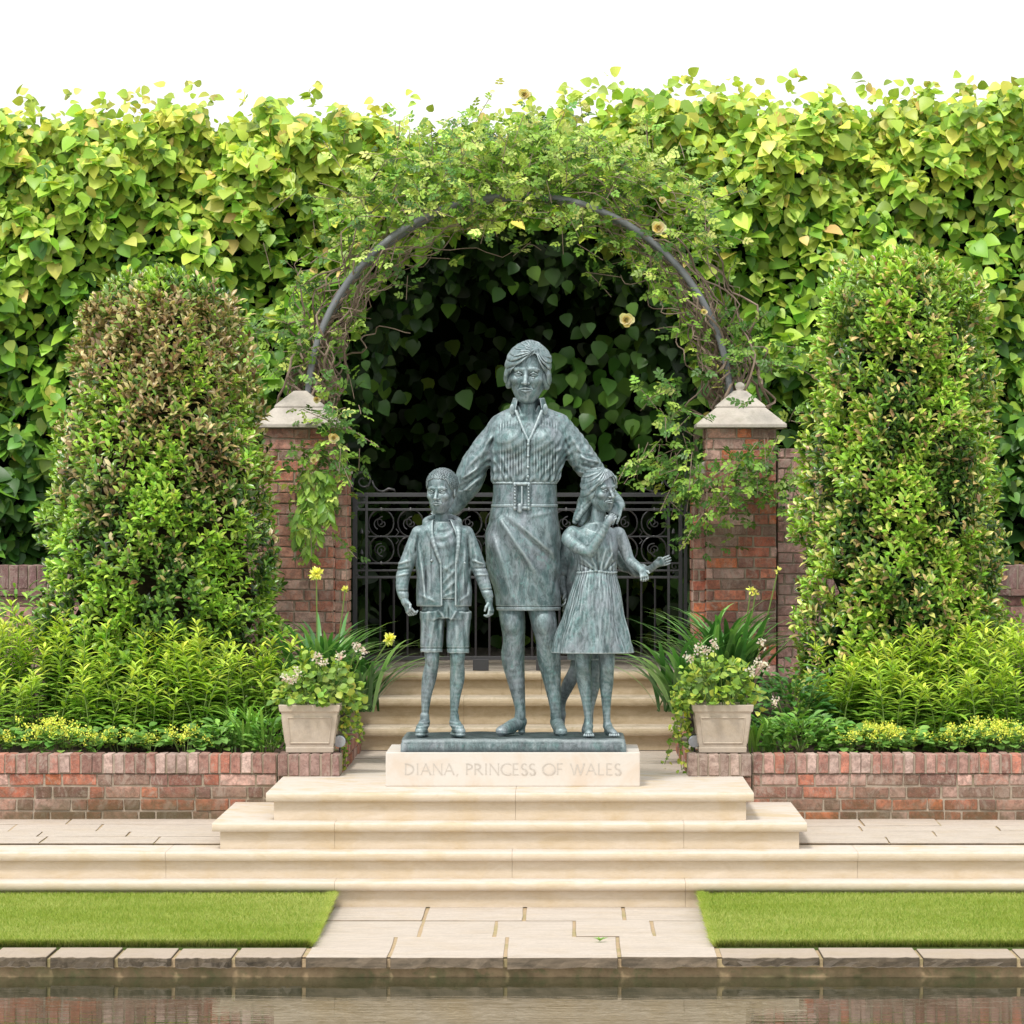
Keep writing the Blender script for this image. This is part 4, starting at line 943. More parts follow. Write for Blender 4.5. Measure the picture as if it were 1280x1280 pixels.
# ================= gate piers =================
PY = 32.4-D0
def gate_pier(s, seed, label):
    cx = s*1.5625+.0; o = empty('gate_pier', (cx, PY+.25, .1)); tag(o, label, 'gate pier')
    hw = .25; zt = CZ-(535-635)*32.4/F
    B = MB(); c = []
    pal = PAL if s > 0 else [(.34,.17,.13),(.40,.20,.14),(.36,.14,.09),(.42,.28,.22)]
    bricks(B, c, cx-hw, cx+hw, -.1, zt, PY, seed, pal=pal)
    inner = cx-s*hw
    bricks(B, c, PY+.002, PY+.5, -.1, zt, inner, seed+1, axis='y', flip=-s, pal=pal)
    brick_obj('brickwork', B, c, o)
    K = MB(); K.box(cx-hw+.004, cx+hw-.004, PY+.004, PY+.5, -.2, zt-.001); K.build('mortar', MORT, o)
    # narrow inner jamb, a little behind, with its own weathered stone
    zj = CZ-(592-635)*32.55/F; j0, j1 = (inner-s*.092, inner)
    x0, x1 = min(j0,j1), max(j0,j1); B = MB(); c = []
    bricks(B, c, x0, x1, -.1, zj, PY+.06, seed+2, L=.19, pal=pal); bricks(B, c, PY+.062, PY+.5, -.1, zj, j0, seed+3, axis='y', flip=-s, pal=pal, depth=.05); brick_obj('jamb', B, c, o)
    K = MB(); K.box(x0+.004, x1-.004, PY+.064, PY+.49, -.2, zj-.001); K.build('jamb_mortar', MORT, o)
    K = MB(); q = [(inner, zj+.09),(inner, zj),(j0-s*.02, zj),(j0-s*.02, zj+.02)]
    n = len(K.v)
    for y in (PY+.04, PY+.5):
        for a, b in q: K.v.append((a, y, b))
    for i in range(4): k = (i+1)%4; K.f.append((n+i, n+k, n+4+k, n+4+i) if s > 0 else (n+k, n+i, n+4+i, n+4+k))
    K.f.append((n+3,n+2,n+1,n) if s > 0 else (n,n+1,n+2,n+3)); K.f.append((n+4,n+5,n+6,n+7) if s > 0 else (n+7,n+6,n+5,n+4)); K.build('weathering_stone', CAP, o, bevel=.004)
    # pyramid cap
    K = MB(); cw = .318; cy = PY+.25
    K.lathe([(cw*.985*1.4142, zt), (cw*1.4142, zt+.006), (cw*1.4142, zt+.028), (cw*.53*1.4142, zt+.150)], cx, cy, 4)
    K.lathe([(cw*.56*1.4142, zt+.1505), (cw*.53*1.4142, zt+.166), (.045*1.4142, zt+.268)], cx, cy, 4)
    k = K.build('cap', CAP, o, bevel=.005)
    if s > 0:
        K = MB(); K.lathe([(.03,zt+.25),(.030,zt+.268),(.024,zt+.276),(.034,zt+.292),(.036,zt+.302),(.030,zt+.318),(.014,zt+.328),(.002,zt+.331)], cx, cy, 14)
        K.build('finial', CAP, k, smooth=True)
    return cx, zt
CXL, ZT = gate_pier(-1, 61, 'square red brick gate pier with plain pyramid cap, left of the gate')
CXR, _ = gate_pier(1, 71, 'square red brick gate pier with ball-topped pyramid cap, right of the gate')
# boundary wall beyond the shrubs, with brick-on-edge coping
def back_wall(x0, x1, s, seed, label):
    Y = PY+.12; o = empty('boundary_wall', ((x0+x1)/2, Y, .1)); tag(o, label, 'wall')
    zt = CZ-(745-635)*32.5/F; zc = CZ-(706-635)*32.5/F; B = MB(); c = []
    bricks(B, c, x0, x1, -.1, zt, Y, seed, pal=[(.30,.14,.12),(.36,.20,.17),(.26,.14,.12),(.38,.25,.22)], pink=.15); brick_obj('brickwork', B, c, o)
    K = MB(); K.box(x0+.004, x1-.004, Y+.004, Y+.3, -.2, zt-.001); K.build('mortar', MORT, o)
    B = MB(); c = []; bricks(B, c, x0, x1, zt, zt+.045, Y-.045, seed+1, H=.04, g=.004, pal=[(.20,.11,.10),(.26,.15,.13)]); brick_obj('string_course', B, c, o)
    K = MB(); K.box(x0, x1, Y-.040, Y+.33, zt+.001, zt+.044); K.build('string_mortar', MORT, o)
    B = MB(); c = []; bricks(B, c, x0, x1, zt+.046, zc, Y-.01, seed+2, H=.15, g=.006, vertical=True, depth=.3, pal=[(.20,.12,.115),(.27,.17,.16),(.17,.10,.10)]); brick_obj('coping', B, c, o)
    K = MB(); K.box(x0, x1, Y-.004, Y+.28, zt+.047, zc-.006); K.build('coping_mortar', MORT, o)
    # higher pier-side panel
    xa, xb = (x1-.34, x1) if s < 0 else (x0, x0+.34); B = MB(); c = []
    zz = CZ-(560-635)*32.5/F; bricks(B, c, xa, xb, -.1, zz, Y-.07, seed+5, pal=[(.36,.18,.15),(.42,.26,.23),(.34,.20,.17)], pink=.3); brick_obj('pier_shoulder', B, c, o)
    K = MB(); K.box(xa+.004, xb-.004, Y-.064, Y+.28, -.2, zz-.004); K.build('shoulder_mortar', MORT, o)
back_wall(-6, CXL-.254, -1, 81, 'tall brick boundary wall behind the left shrub'); back_wall(CXR+.254, 6.2, 1, 91, 'tall brick boundary wall behind the right shrub')
# ================= plinth with incised lettering =================
pl = empty('plinth', (0, .45, 0)); tag(pl, 'smooth pale stone plinth with carved capital lettering under the bronze group', 'plinth')
PLX0, PLX1 = WX(482,28), WX(800,28)
K = MB(); K.box(PLX0, PLX1, 0, .95, 0.0, .2078); K.build('block', PLINTH, pl, bevel=.006, seg=3)
INC = simple('incised_shadow', (.50,.455,.40), .8)
def letters(text, x0, x1, zc, h, y):
    # roman capitals from thin slabs of varying weight
    G = {'D':([((0,0),(0,1))],[('arc',.0,.5,.62,.5,-90,90)],.66),'I':([((.12,0),(.12,1))],[],.24),
     'A':([((0,0),(.36,1)),((.36,1),(.74,0)),((.14,.36),(.58,.36))],[],.76),'N':([((.05,0),(.05,1)),((.05,1),(.70,0)),((.70,0),(.70,1))],[],.76),
     'P':([((.05,0),(.05,1))],[('arc',.05,.74,.42,.26,-90,90)],.5),'R':([((.05,0),(.05,1)),((.25,.48),(.62,0))],[('arc',.05,.74,.42,.26,-90,90)],.62),
     'C':([],[('arc',.48,.5,.48,.5,50,310)],.74),'E':([((.05,0),(.05,1)),((.05,1),(.46,1)),((.05,.5),(.40,.5)),((.05,0),(.48,0))],[],.5),
     'S':([],[('arc',.24,.755,.2,.245,30,270),('arc',.24,.255,.22,.255,-150,90)],.48),'O':([],[('arc',.48,.5,.48,.5,0,360)],.96),
     'F':([((.05,0),(.05,1)),((.05,1),(.46,1)),((.05,.52),(.40,.52))],[],.5),'W':([((0,1),(.28,0)),((.28,0),(.52,.95)),((.52,.95),(.78,0)),((.78,0),(1.06,1))],[],1.08),
     'L':([((.05,0),(.05,1)),((.05,0),(.46,0))],[],.48),',':([((.12,.06),(.04,-.16))],[],.2),' ':([],[],.26)}
    sp = .16; tot = sum(G[c][2]+sp for c in text)-sp; sc = (x1-x0)/tot; out = []; x = x0; cur = [None]
    def stroke(p, q, w):
        B = cur[0]; yy = y-.00012*len(B.f)
        p = Vector((p[0],p[1])); q = Vector((q[0],q[1])); d = (q-p).normalized(); n = Vector((-d.y,d.x))*w/2
        B.quad((p.x+n.x,yy,p.y+n.y),(p.x-n.x,yy,p.y-n.y),(q.x-n.x,yy,q.y-n.y),(q.x+n.x,yy,q.y+n.y))
    for ch in text:
        L, A, wd = G[ch]; B = MB(); cur[0] = B
        for li, (p, q) in enumerate(L):
            P = (x+p[0]*sc, zc-h/2+p[1]*h); Q = (x+q[0]*sc, zc-h/2+q[1]*h)
            horiz = abs(p[1]-q[1]) < .1; thin = horiz or (ch in 'AW' and li in (0,2) and q[1] != p[1] and not (ch=='W' and li==0 or ch=='W' and li==2)) or (ch == 'N' and li in (0,2))
            stroke(P, Q, h*(.065 if thin else .12))
            if not horiz and ch != ',':
                for e, (ex, ez) in ((0,p),(1,q)):
                    if (ez in (0,1)): c_ = P if e == 0 else Q; stroke((c_[0]-h*.09, c_[1]), (c_[0]+h*.09, c_[1]), h*.035)
        for _, cx_, cz_, rx, rz, a0, a1 in A:
            n = max(6, int(abs(a1-a0)/12)); pts = []
            for i in range(n+1):
                an = math.radians(a0+(a1-a0)*i/n); pts.append((x+(cx_+rx*math.cos(an))*sc, zc-h/2+(cz_+rz*math.sin(an))*h, abs(math.cos(an))))
            for p, q in zip(pts[:-1], pts[1:]): stroke((p[0],p[1]), (q[0],q[1]), h*(.045+.085*(p[2]+q[2])/2))
        x += (wd+sp)*sc
        if B.v: out.append(B)
    return out
for B in letters('DIANA, PRINCESS OF WALES', WX(507,28), WX(776,28), CZ-(961.5-635)*28/F, .067, -.0012): B.build('carved_letter', INC, pl)
# ================= iron gate =================
GY = 33.4-D0; gx = lambda p: WX(p, 33.4); gz = lambda p: WZ(p, 33.4)
gate = empty('iron_gate', (gx(648), GY, gz(825))); tag(gate, 'black wrought iron double gate with scrollwork panels between the brick piers', 'gate')
X0, X1, XM = gx(441), gx(853), gx(647)
def spiral(B, cx, cz, r0, turns, a0, sgn, rad=.0055, y=GY, n=26):
    pts = []
    for i in range(n+1):
        t = i/n; a = a0+sgn*turns*2*PI*t; r = r0*(1-t*.80); pts.append((cx+r*math.cos(a), y, cz+r*math.sin(a)))
    B.tube(pts, rad, 5); B.lathe([(.001,0),(.011,.004),(.011,.012),(.001,.016)],pts[-1][0],y,6) if False else None
    return pts
def leafdeal(gx0, gx1):
    lf = empty('gate_leaf', (gx0, GY, gz(825))); lf.parent = gate; lf.location = Vector((gx0, GY, gz(825)))-gate.location
    F_ = MB()
    for z, h in ((618.5,.030),(628.5,.016),(637,.018),(704,.014),(713,.014),(721.5,.018),(822.5,.028)):
        F_.box(gx0, gx1, GY-.010, GY+.010, gz(z)-h/2, gz(z)+h/2)
    for x, w in ((gx0+.016,.034),(gx1-.014,.028)): F_.box(x-w/2, x+w/2, GY-.018, GY+.018, gz(825), gz(616))
    s = 1 if gx0 < 0 and gx0 == X0 else -1
    inner = gx0+.10 if gx0 == X0 else gx1-.10
    F_.box(inner-.010, inner+.010, GY-.012, GY+.012, gz(820), gz(620))
    F_.build('frame', IRON, lf, bevel=.002)
    n = int(round((gx1-gx0)/.103)); 
    for i in range(1, n):
        x = gx0+(gx1-gx0)*i/n; B = MB(); B.tube([(x,GY,gz(821)),(x,GY,gz(723))], .0088, 6); B.build('bar', IRON, lf)
    a, b = (inner, gx1-.028) if gx0 == X0 else (gx0+.028, inner)
    z0, z1 = gz(704), gz(637); zm = (z0+z1)/2; m = 5; w = (b-a)/m
    T = MB(); T.box(a, b, GY-.006, GY+.006, zm-.005, zm+.005)
    T.build('mid_rail', IRON, lf)
    for i in range(m):
        S_ = MB(); cx = a+w*(i+.5)
        for q in (1,-1):
            cz = zm+q*(z1-z0)*.25; r0 = min(w*.46, (z1-z0)*.235)
            pts = [(cx+r0*math.cos(t), GY, cz+r0*1.08*math.sin(t)) for t in np.linspace(0, 2*PI, 21)]; S_.tube(pts, .0058, 5)
            for e in (1,-1): spiral(S_, cx+e*r0*.12, cz, r0*.52, .9, PI*.5*q+ (0 if e > 0 else PI*.9), e*q, .0045)
            S_.tube([(cx-w*.5,GY,zm+q*.004),(cx-w*.40,GY,zm+q*.03),(cx-w*.5,GY,zm+q*.055)], .0045, 5)
        for zz in (z1, z0): S_.lathe([(.004,zz-.012),(.013,zz),(.004,zz+.016)], cx, GY, 6)
        S_.build('scroll_panel', IRON, lf)
    # outer narrow strip: twist scrolls and spearheads
    S_ = MB(); oa, ob = (gx0+.03, inner) if gx0 == X0 else (inner, gx1-.03); cx = (oa+ob)/2
    for zz in (gz(628), gz(712)):
        for e in (1,-1): spiral(S_, cx+e*.010, zz+e*.022, .026, .9, e*PI/2, e, .0045)
    for zz in (gz(664), gz(690)): S_.lathe([(.006,zz-.02),(.016,zz-.012),(.012,zz+.002),(.003,zz+.02)], cx, GY, 8)
    S_.build('scroll_strip', IRON, lf)
    # top scroll
    S_ = MB(); dx = 1 if gx0 == X0 else -1; ox = gx0 if gx0 == X0 else gx1
    pts = []
    for i in range(40):
        t = i/39; a_ = -PI*.05+2*PI*1.35*t; r = .075*(.22+.78*(1-t)); pts.append((ox+dx*(.075-r*math.cos(a_)*1.0), GY, gz(616)+.085+r*math.sin(a_)))
    tail = [(ox+dx*.0, GY, gz(616)+.0),(ox-dx*.004, GY, gz(616)+.05)]
    S_.tube(tail+pts, [.012]*2+[.011-.005*i/39 for i in range(40)], 6)
    S_.tube([(ox+dx*.14,GY,gz(616)+.09),(ox+dx*.155,GY,gz(616)+.045),(ox+dx*.185,GY,gz(616)+.015),(ox+dx*.22,GY,gz(616)+.008),(ox+dx*.26,GY,gz(616)+.03),(ox+dx*.30,GY,gz(616)+.022),(ox+dx*.31,GY,gz(616)+.004)], [.007,.009,.009,.009,.012,.010,.006], 6)
    S_.build('top_scroll', IRON, lf, smooth=True)
leafdeal(X0, XM-.006); leafdeal(XM+.006, X1)
for x in (WX(601,33.38), WX(680,33.38)):
    B = MB(); B.box(x-.058, x+.058, GY-.03, GY-.013, gz(838), gz(824)); B.build('drop_plate', IRON, gate, bevel=.002)
for s, xx, x2 in ((-1, X0, CXL+.34), (1, X1, CXR-.34)):
    B = MB(); B.box(min(xx,x2), max(xx,x2), GY-.008, GY+.008, gz(645), gz(640)); B.build('hinge', IRON, gate)
# side screen bar right of the gate, fixed to the pier
B = MB(); sx = gx(857); B.box(sx-.012, sx+.012, GY-.03, GY-.006, .516, gz(560)); B.box(sx, CXR-.30, GY-.03, GY-.006, gz(645), gz(640))
o = B.build('gate_post', IRON, None, bevel=.002); tag(o, 'thin black iron post at the right end of the gate', 'gate post')
# ================= stone pots =================
def pot(cx, name_side, extra):
    z0 = .1425; y0 = YW+.06; h = .305; o = empty('stone_pot', (cx, y0+.18, z0)); tag(o, 'square tapered stone pot with sunken panels on the %s wall end' % name_side, 'planter')
    wb, wt = .150, .190; cy = y0+.19; K = MB()
    def ring(w, z): return [(cx-w, cy-w, z), (cx+w, cy-w, z), (cx+w, cy+w, z), (cx-w, cy+w, z)]
    rings = [ring(wb, z0), ring(wb*1.02, z0+.03), ring(wb*1.0, z0+.034), ring(wt*.945, z0+h-.05), ring(wt*1.0, z0+h-.042), ring(wt*1.03, z0+h-.004), ring(wt*1.02, z0+h), ring(wt*.86, z0+h), ring(wt*.80, z0+h-.05)]
    for rg in rings: K.v += rg
    for i in range(len(rings)-1):
        for k in range(4): k2=(k+1)%4; K.f.append((i*4+k,i*4+k2,i*4+4+k2,i*4+4+k))
    K.f.append((3,2,1,0)); n=(len(rings)-1)*4; K.f.append((n,n+1,n+2,n+3)); K.build('body', POT, o, bevel=.004)
    # raised panel moulding on each face
    fr = MB()
    for ang in range(4):
        ca, sa = math.cos(ang*PI/2), math.sin(ang*PI/2)
        def pt(u, t, off):
            w = wb*1.0+(wt*.945-wb*1.0)*t; z = z0+.034+(h-.084)*t; lx, ly = u*w, -(w+off); return (cx+lx*ca-ly*sa, cy+lx*sa+ly*ca, z)
        for a, b in (((-.80,.12),(.80,.12)),((.80,.12),(.80,.86)),((.80,.86),(-.80,.86)),((-.80,.86),(-.80,.12))):
            fr.tube([pt(*a,.001), pt(*b,.001)], .0055, 5)
    fr.build('panel_moulding', POT, o)
    K = MB(); K.quad(*[(x,y,z+.012) for x,y,z in rings[8]]); K.build('compost', SOIL, o)
    return cx, cy, z0+h-.04
potL = pot(WX(387,29.2), 'left', 0); potR = pot(WX(903.5,29.2), 'right', 1)
# small round garden spotlights tucked beside the pots
for px, lab in ((425,'small round silver garden spotlight beside the left pot'), (868,'small round black garden spotlight beside the right pot')):
    x = WX(px, 29.35); z = WZ(926, 29.35); o = empty('garden_spotlight', (x, 1.33, .14)); tag(o, lab, 'spotlight')
    K = MB(); pts = [(x, 1.36-.09*t, z+.02-.02*t) for t in (0,.3,.7,1)]
    K.tube(pts, [.026,.036,.040,.040], 14); K.build('housing', IRON, o, smooth=True)
    K = MB(); K.tube([(x,1.268,z-.0005),(x,1.262,z-.002)], [.041,.037], 14); K.build('lens_ring', simple('spot_lens', (.45,.5,.55), .2, .4), o)
    K = MB(); K.tube([(x,1.33,z),(x,1.33,.13)], .006, 6); K.build('stake', IRON, o)
# ================= foliage library =================
def T_leaf(width, n=4, fold=.25, tip=.3, curl=.15, heart=0.0, shape=None):
    """leaf of unit length along +y, normal +z; quads either side of the midrib"""
    v = []; f = []
    ts = np.linspace(0, 1, n+1)
    for t in ts:
        w = (shape(t) if shape else math.sin(PI*min(1, t**.8))**.9)*width/2
        zc = -curl*t*t; back = -heart*(1-t)**2 if heart else 0
        v += [(-w, t+back*(w > 0.01), zc+fold*w), (0, t, zc), (w, t+back*(w > 0.01), zc+fold*w)]
    for i in range(n):
        a = i*3; f += [(a, a+1, a+4, a+3), (a+1, a+2, a+5, a+4)]
    return np.array(v), np.array(f)
HEARTS = [0, .85, 1.0, .80, .44, 0]
LIMELEAF = T_leaf(.92, 5, .22, curl=.22, heart=.10, shape=lambda t: HEARTS[min(5, int(round(t*5)))] if t < 1 else 0)
LAURELLEAF = T_leaf(.41, 3, .5, curl=.18, shape=lambda t: [0,.9,1,0][int(round(t*3))])
LANCE = T_leaf(.24, 3, .4, curl=.30, shape=lambda t: [.15,.9,.85,0][int(round(t*3))])
OVAL = T_leaf(.62, 3, .35, curl=.12, shape=lambda t: [0,.95,.95,0][int(round(t*3))])
ROUND = T_leaf(1.0, 4, .28, curl=.05, shape=lambda t: [.15,.85,1,.75,0][int(round(t*4))])
PETALT = T_leaf(.95, 3, .4, curl=-.35, shape=lambda t: [.2,.8,1,.5][int(round(t*3))])
def compound(k=5):
    V = []; Fc = []; n = 0
    lv, lf = OVAL
    spots = [(0, .66, 0, .40)]
    for i in range((k-1)//2):
        y = .30+.26*i
        for s in (-1, 1): spots.append((0, y, s*1.05, .34))
    for x, y, a, sc in spots:
        c, s = math.cos(-a), math.sin(-a); p = lv*sc; q = p.copy(); q[:,0] = p[:,0]*c-p[:,1]*s+x; q[:,1] = p[:,0]*s+p[:,1]*c+y
        V.append(q); Fc.append(lf+n); n += len(q)
    # rachis
    V.append(np.array([(-.008,0,0),(.008,0,0),(.008,.7,0),(-.008,.7,0)])); Fc.append(np.array([(0,1,2,3)])+n)
    return np.concatenate(V), np.concatenate(Fc)
ROSELEAF = compound(5)
def norm(a): return a/np.maximum(np.linalg.norm(a, axis=-1, keepdims=True), 1e-9)
class Foli:
    def __init__(s): s.V = []; s.F = []; s.C = []; s.n = 0
    def add(s, T, pos, d, nrm, sc, col, shade=.82):
        tv, tf = T; N = len(pos)
        if N == 0: return
        y = norm(d); z = norm(nrm-y*np.sum(nrm*y, -1, keepdims=True)); x = np.cross(y, z)
        R = np.stack([x, y, z], -1)                       # columns
        v = np.einsum('nij,kj->nki', R, tv)*np.asarray(sc).reshape(-1,1,1)+pos[:,None,:]
        f = tf[None]+(np.arange(N)*len(tv))[:,None,None]+s.n
        g = (shade+(1-shade)*tv[:,1]/max(tv[:,1].max(), 1e-6))[None,:,None]
        s.V.append(v.reshape(-1,3)); s.F.append(f.reshape(-1,4)); s.C.append((col[:,None,:]*g).reshape(-1,3)); s.n += N*len(tv)
    def ribbon(s, pts, w, col, fold=.18):
        """strap leaf along pts (m,3)"""
        m = len(pts); t = np.gradient(pts, axis=0); t = norm(t); sd = norm(np.cross(t, np.array([0,0,1.0])+1e-3)); up = np.cross(sd, t)
        ww = w*np.array([min(1, .45+2.2*u) * (1-max(0, (u-.55)/.45)**1.6) for u in np.linspace(0,1,m)])[:,None]
        v = np.stack([pts-sd*ww+up*ww*fold, pts, pts+sd*ww+up*ww*fold], 1).reshape(-1,3)
        f = []
        for i in range(m-1): a = i*3+s.n; f += [(a,a+1,a+4,a+3),(a+1,a+2,a+5,a+4)]
        s.V.append(v); s.F.append(np.array(f)); g = np.linspace(.65,1.1,m)[:,None,None]*np.array([1,.8,1])[None,:,None]
        s.C.append((np.asarray(col)[None,None,:]*g).reshape(-1,3)); s.n += len(v)
    def build(s, name, mat, parent=None):
        v = np.concatenate(s.V); f = np.concatenate(s.F); c = np.concatenate(s.C)
        o = mesh_obj(name, v, f.astype(np.int32), mat, None, False, np.clip(c, 0, 1))
        if parent is not None: o.parent = parent; localize(o, parent)
        return o
def pick(r, pal, wts, n, jit=.18):
    pal = np.array(pal); wts = list(wts)[:len(pal)]; i = r.choice(len(pal), n, p=np.array(wts)/sum(wts)); return pal[i]*(1+r.normal(0, jit, (n,1)))*(1+r.normal(0,.05,(n,3)))
# ================= lime hedge =================
HY = 34.1-D0
def hx(px, Y=34.1): return WX(px, Y)
def hedge_top(x):   # world z of leafy outline
    px = 703+(x-CX)*F/34.1
    y = np.interp(px, [-200,0,60,200,300,400,480,560,600,660,760,820,920,1000,1100,1240,1280,1500], [135,140,150,132,140,135,150,182,168,150,132,118,122,128,125,112,118,130])
    return CZ-(y+3-635)*34.1/F
ARC_Z = CZ-(505-635)*34.1/F; ARC_R = 1.33; ARC_X = WX(648,34.1)
def in_open(x, z, grow=0):
    return ((np.abs(x-ARC_X) < ARC_R+grow) & (z < ARC_Z)) | (((x-ARC_X)**2+(z-ARC_Z)**2) < (ARC_R+grow)**2)
def bulge(x, z): return .12*np.sin(x*2.3+z*1.7)+.12*np.sin(x*5.1-z*4.3+1)+.09*np.sin(x*11+z*9+2*np.sin(z*3))+.05*np.sin(x*19-z*23)
hedge = empty('lime_hedge', (0, HY+.5, 0)); tag(hedge, 'tall wide hedge of heart-shaped lime leaves behind the brick walls and rose arch', 'hedge')
r = np.random.default_rng(11)
H = Foli(); N = 37000
x = r.uniform(-4.9, 5.3, N); z = r.uniform(.9, 5.2, N)**1.0; top = hedge_top(x)+.06*np.sin(x*9)+.05*np.sin(x*23+1)
z = np.where(z > top, top-np.abs(r.normal(0,.5,N)), z)
nt_ = 6500; z[:nt_] = top[:nt_]-np.abs(r.normal(0,.22,nt_))
keep = ~in_open(x, z, .02); x, z, top = x[keep], z[keep], top[keep]; N = len(x)
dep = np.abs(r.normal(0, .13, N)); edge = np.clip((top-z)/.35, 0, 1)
y = HY-.05+bulge(x, z)+dep+(1-edge)*r.uniform(0,.6,N)
nrm = np.stack([r.normal(0,.5,N), -.60+r.normal(0,.38,N), 1.0+r.normal(0,.4,N)], 1)
dr = np.stack([r.normal(0,.75,N), -.45+r.normal(0,.3,N), -.55+r.normal(0,.45,N)], 1)
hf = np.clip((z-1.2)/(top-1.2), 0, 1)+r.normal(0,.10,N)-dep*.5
lowc = pick(r, [(.03,.085,.018),(.045,.125,.022),(.075,.19,.03)], [3,3,2], N); midc = pick(r, [(.10,.23,.026),(.19,.36,.04),(.30,.46,.06),(.42,.53,.10),(.045,.12,.02)], [3,3.4,2.8,1.2,2], N)  # lowc: shade on the lower hedge put into darker leaf colours
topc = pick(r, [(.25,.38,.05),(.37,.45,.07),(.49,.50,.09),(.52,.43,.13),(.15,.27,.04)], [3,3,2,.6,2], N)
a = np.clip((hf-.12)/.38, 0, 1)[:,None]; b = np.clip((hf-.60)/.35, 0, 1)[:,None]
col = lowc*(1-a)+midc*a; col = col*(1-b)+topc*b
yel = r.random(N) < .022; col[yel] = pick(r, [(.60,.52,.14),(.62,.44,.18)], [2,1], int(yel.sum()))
sc = np.clip(.088*np.exp(r.normal(0,.30,N)),.04,.15)*(1+.2*(1-hf)); col = col*np.clip(1.2-1.6*dep, .4, 1.15)[:,None]  # inner shade painted in: leaves deeper in the hedge get darker colour
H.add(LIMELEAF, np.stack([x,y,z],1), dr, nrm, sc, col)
# rising shoots on the skyline
TW = MB()
for i in range(130):
    x0 = r.uniform(-4.6, 5.0); zt = float(hedge_top(np.array(x0))); L = r.uniform(.05,.26); ln = r.normal(0,.10); yy = HY+r.uniform(.05,.55)
    pts = [(x0+ln*t+.02*math.sin(t*5+i), yy, zt-.22+(L+.22)*t) for t in np.linspace(0,1,5)]; TW.tube(pts, [.005,.004,.004,.003,.002], 4)
    k = r.integers(4, 8); t = r.uniform(.35,1,k); P = np.stack([x0+ln*t+r.normal(0,.03,k), np.full(k, yy), zt-.22+(L+.22)*t],1)
    H.add(LIMELEAF, P, np.stack([r.normal(0,.9,k), r.normal(-.2,.5,k), r.normal(.1,.35,k)],1), np.stack([r.normal(0,.6,k), r.normal(-.6,.5,k), r.uniform(.1,.9,k)],1), r.uniform(.05,.10,k), pick(r, [(.33,.43,.07),(.45,.48,.09),(.52,.45,.14),(.25,.36,.05)], [3,3,1,2], k))
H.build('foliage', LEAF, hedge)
# back side leaves so that the hedge holds from elsewhere + near-black backing sheets for the shaded inside
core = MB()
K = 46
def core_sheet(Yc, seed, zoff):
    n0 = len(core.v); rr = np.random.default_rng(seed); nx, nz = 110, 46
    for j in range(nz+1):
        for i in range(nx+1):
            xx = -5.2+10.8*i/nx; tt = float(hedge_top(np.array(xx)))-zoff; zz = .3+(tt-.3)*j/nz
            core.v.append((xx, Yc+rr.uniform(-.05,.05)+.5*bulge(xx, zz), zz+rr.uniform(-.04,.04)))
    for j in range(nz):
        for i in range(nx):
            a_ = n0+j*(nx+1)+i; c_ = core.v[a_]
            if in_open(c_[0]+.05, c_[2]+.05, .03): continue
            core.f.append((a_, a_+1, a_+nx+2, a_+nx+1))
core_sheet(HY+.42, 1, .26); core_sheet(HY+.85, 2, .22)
DARKCORE = simple('shade_backing', (.010,.018,.007), .95, 0, .8, .05)  # near-black colour standing in for shade behind the leaves
core.build('inner_backing', DARKCORE, hedge)
# leafy tunnel behind the gate, its shade painted into darkened leaf colours
TN = Foli(); N = 3000
s_ = r.uniform(0, 1, N); Y = HY+.25+4.3*r.uniform(0,1,N)**1.25; per = r.uniform(-.35, PI+.35, N)
xx = ARC_X+np.where(per < 0, 1, np.where(per > PI, -1, np.cos(per)))*(ARC_R+.02-np.abs(r.normal(0,.10,N)))
zz = np.where((per < 0) | (per > PI), ARC_Z-r.uniform(0,2.1,N), ARC_Z+np.sin(np.clip(per,0,PI))*(ARC_R+.02-np.abs(r.normal(0,.10,N))))
inw = np.stack([ARC_X-xx, np.full(N,-.6), (ARC_Z-zz)*(zz > ARC_Z)-.0], 1)
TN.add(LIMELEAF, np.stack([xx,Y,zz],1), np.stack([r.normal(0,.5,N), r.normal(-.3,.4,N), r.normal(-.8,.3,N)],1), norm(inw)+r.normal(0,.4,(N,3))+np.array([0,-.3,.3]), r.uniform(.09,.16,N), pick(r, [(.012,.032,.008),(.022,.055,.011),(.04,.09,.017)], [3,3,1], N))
# leaves hanging at the tunnel mouth (upper part) and at the far end
N = 170; th = r.uniform(0.05, PI-.05, N); rad = ARC_R-np.abs(r.normal(0,.22,N)); 
TN.add(LIMELEAF, np.stack([ARC_X+rad*np.cos(th), HY+r.uniform(.1,1.4,N), ARC_Z+rad*np.sin(th)*.95-.05],1), np.stack([r.normal(0,.4,N), r.normal(-.2,.3,N), -1+r.normal(0,.3,N)],1), np.stack([r.normal(0,.5,N), np.full(N,-1.), r.normal(.4,.3,N)],1), r.uniform(.08,.14,N), pick(r, [(.02,.055,.012),(.04,.10,.017),(.10,.20,.03)], [3,3,2], N))
N = 120; th = r.uniform(0, 1, N)
TN.add(LIMELEAF, np.stack([ARC_X+.45+.45*r.normal(0,.8,N)+.3*th, HY+r.uniform(.5,1.2,N), ARC_Z+.15+r.normal(0,.28,N)],1), np.stack([r.normal(0,.4,N), r.normal(-.2,.3,N), -1+r.normal(0,.3,N)],1), np.stack([r.normal(0,.5,N), np.full(N,-1.), r.normal(.5,.3,N)],1), r.uniform(.10,.17,N), pick(r, [(.05,.13,.022),(.09,.20,.03)], [3,2], N))
N = 800
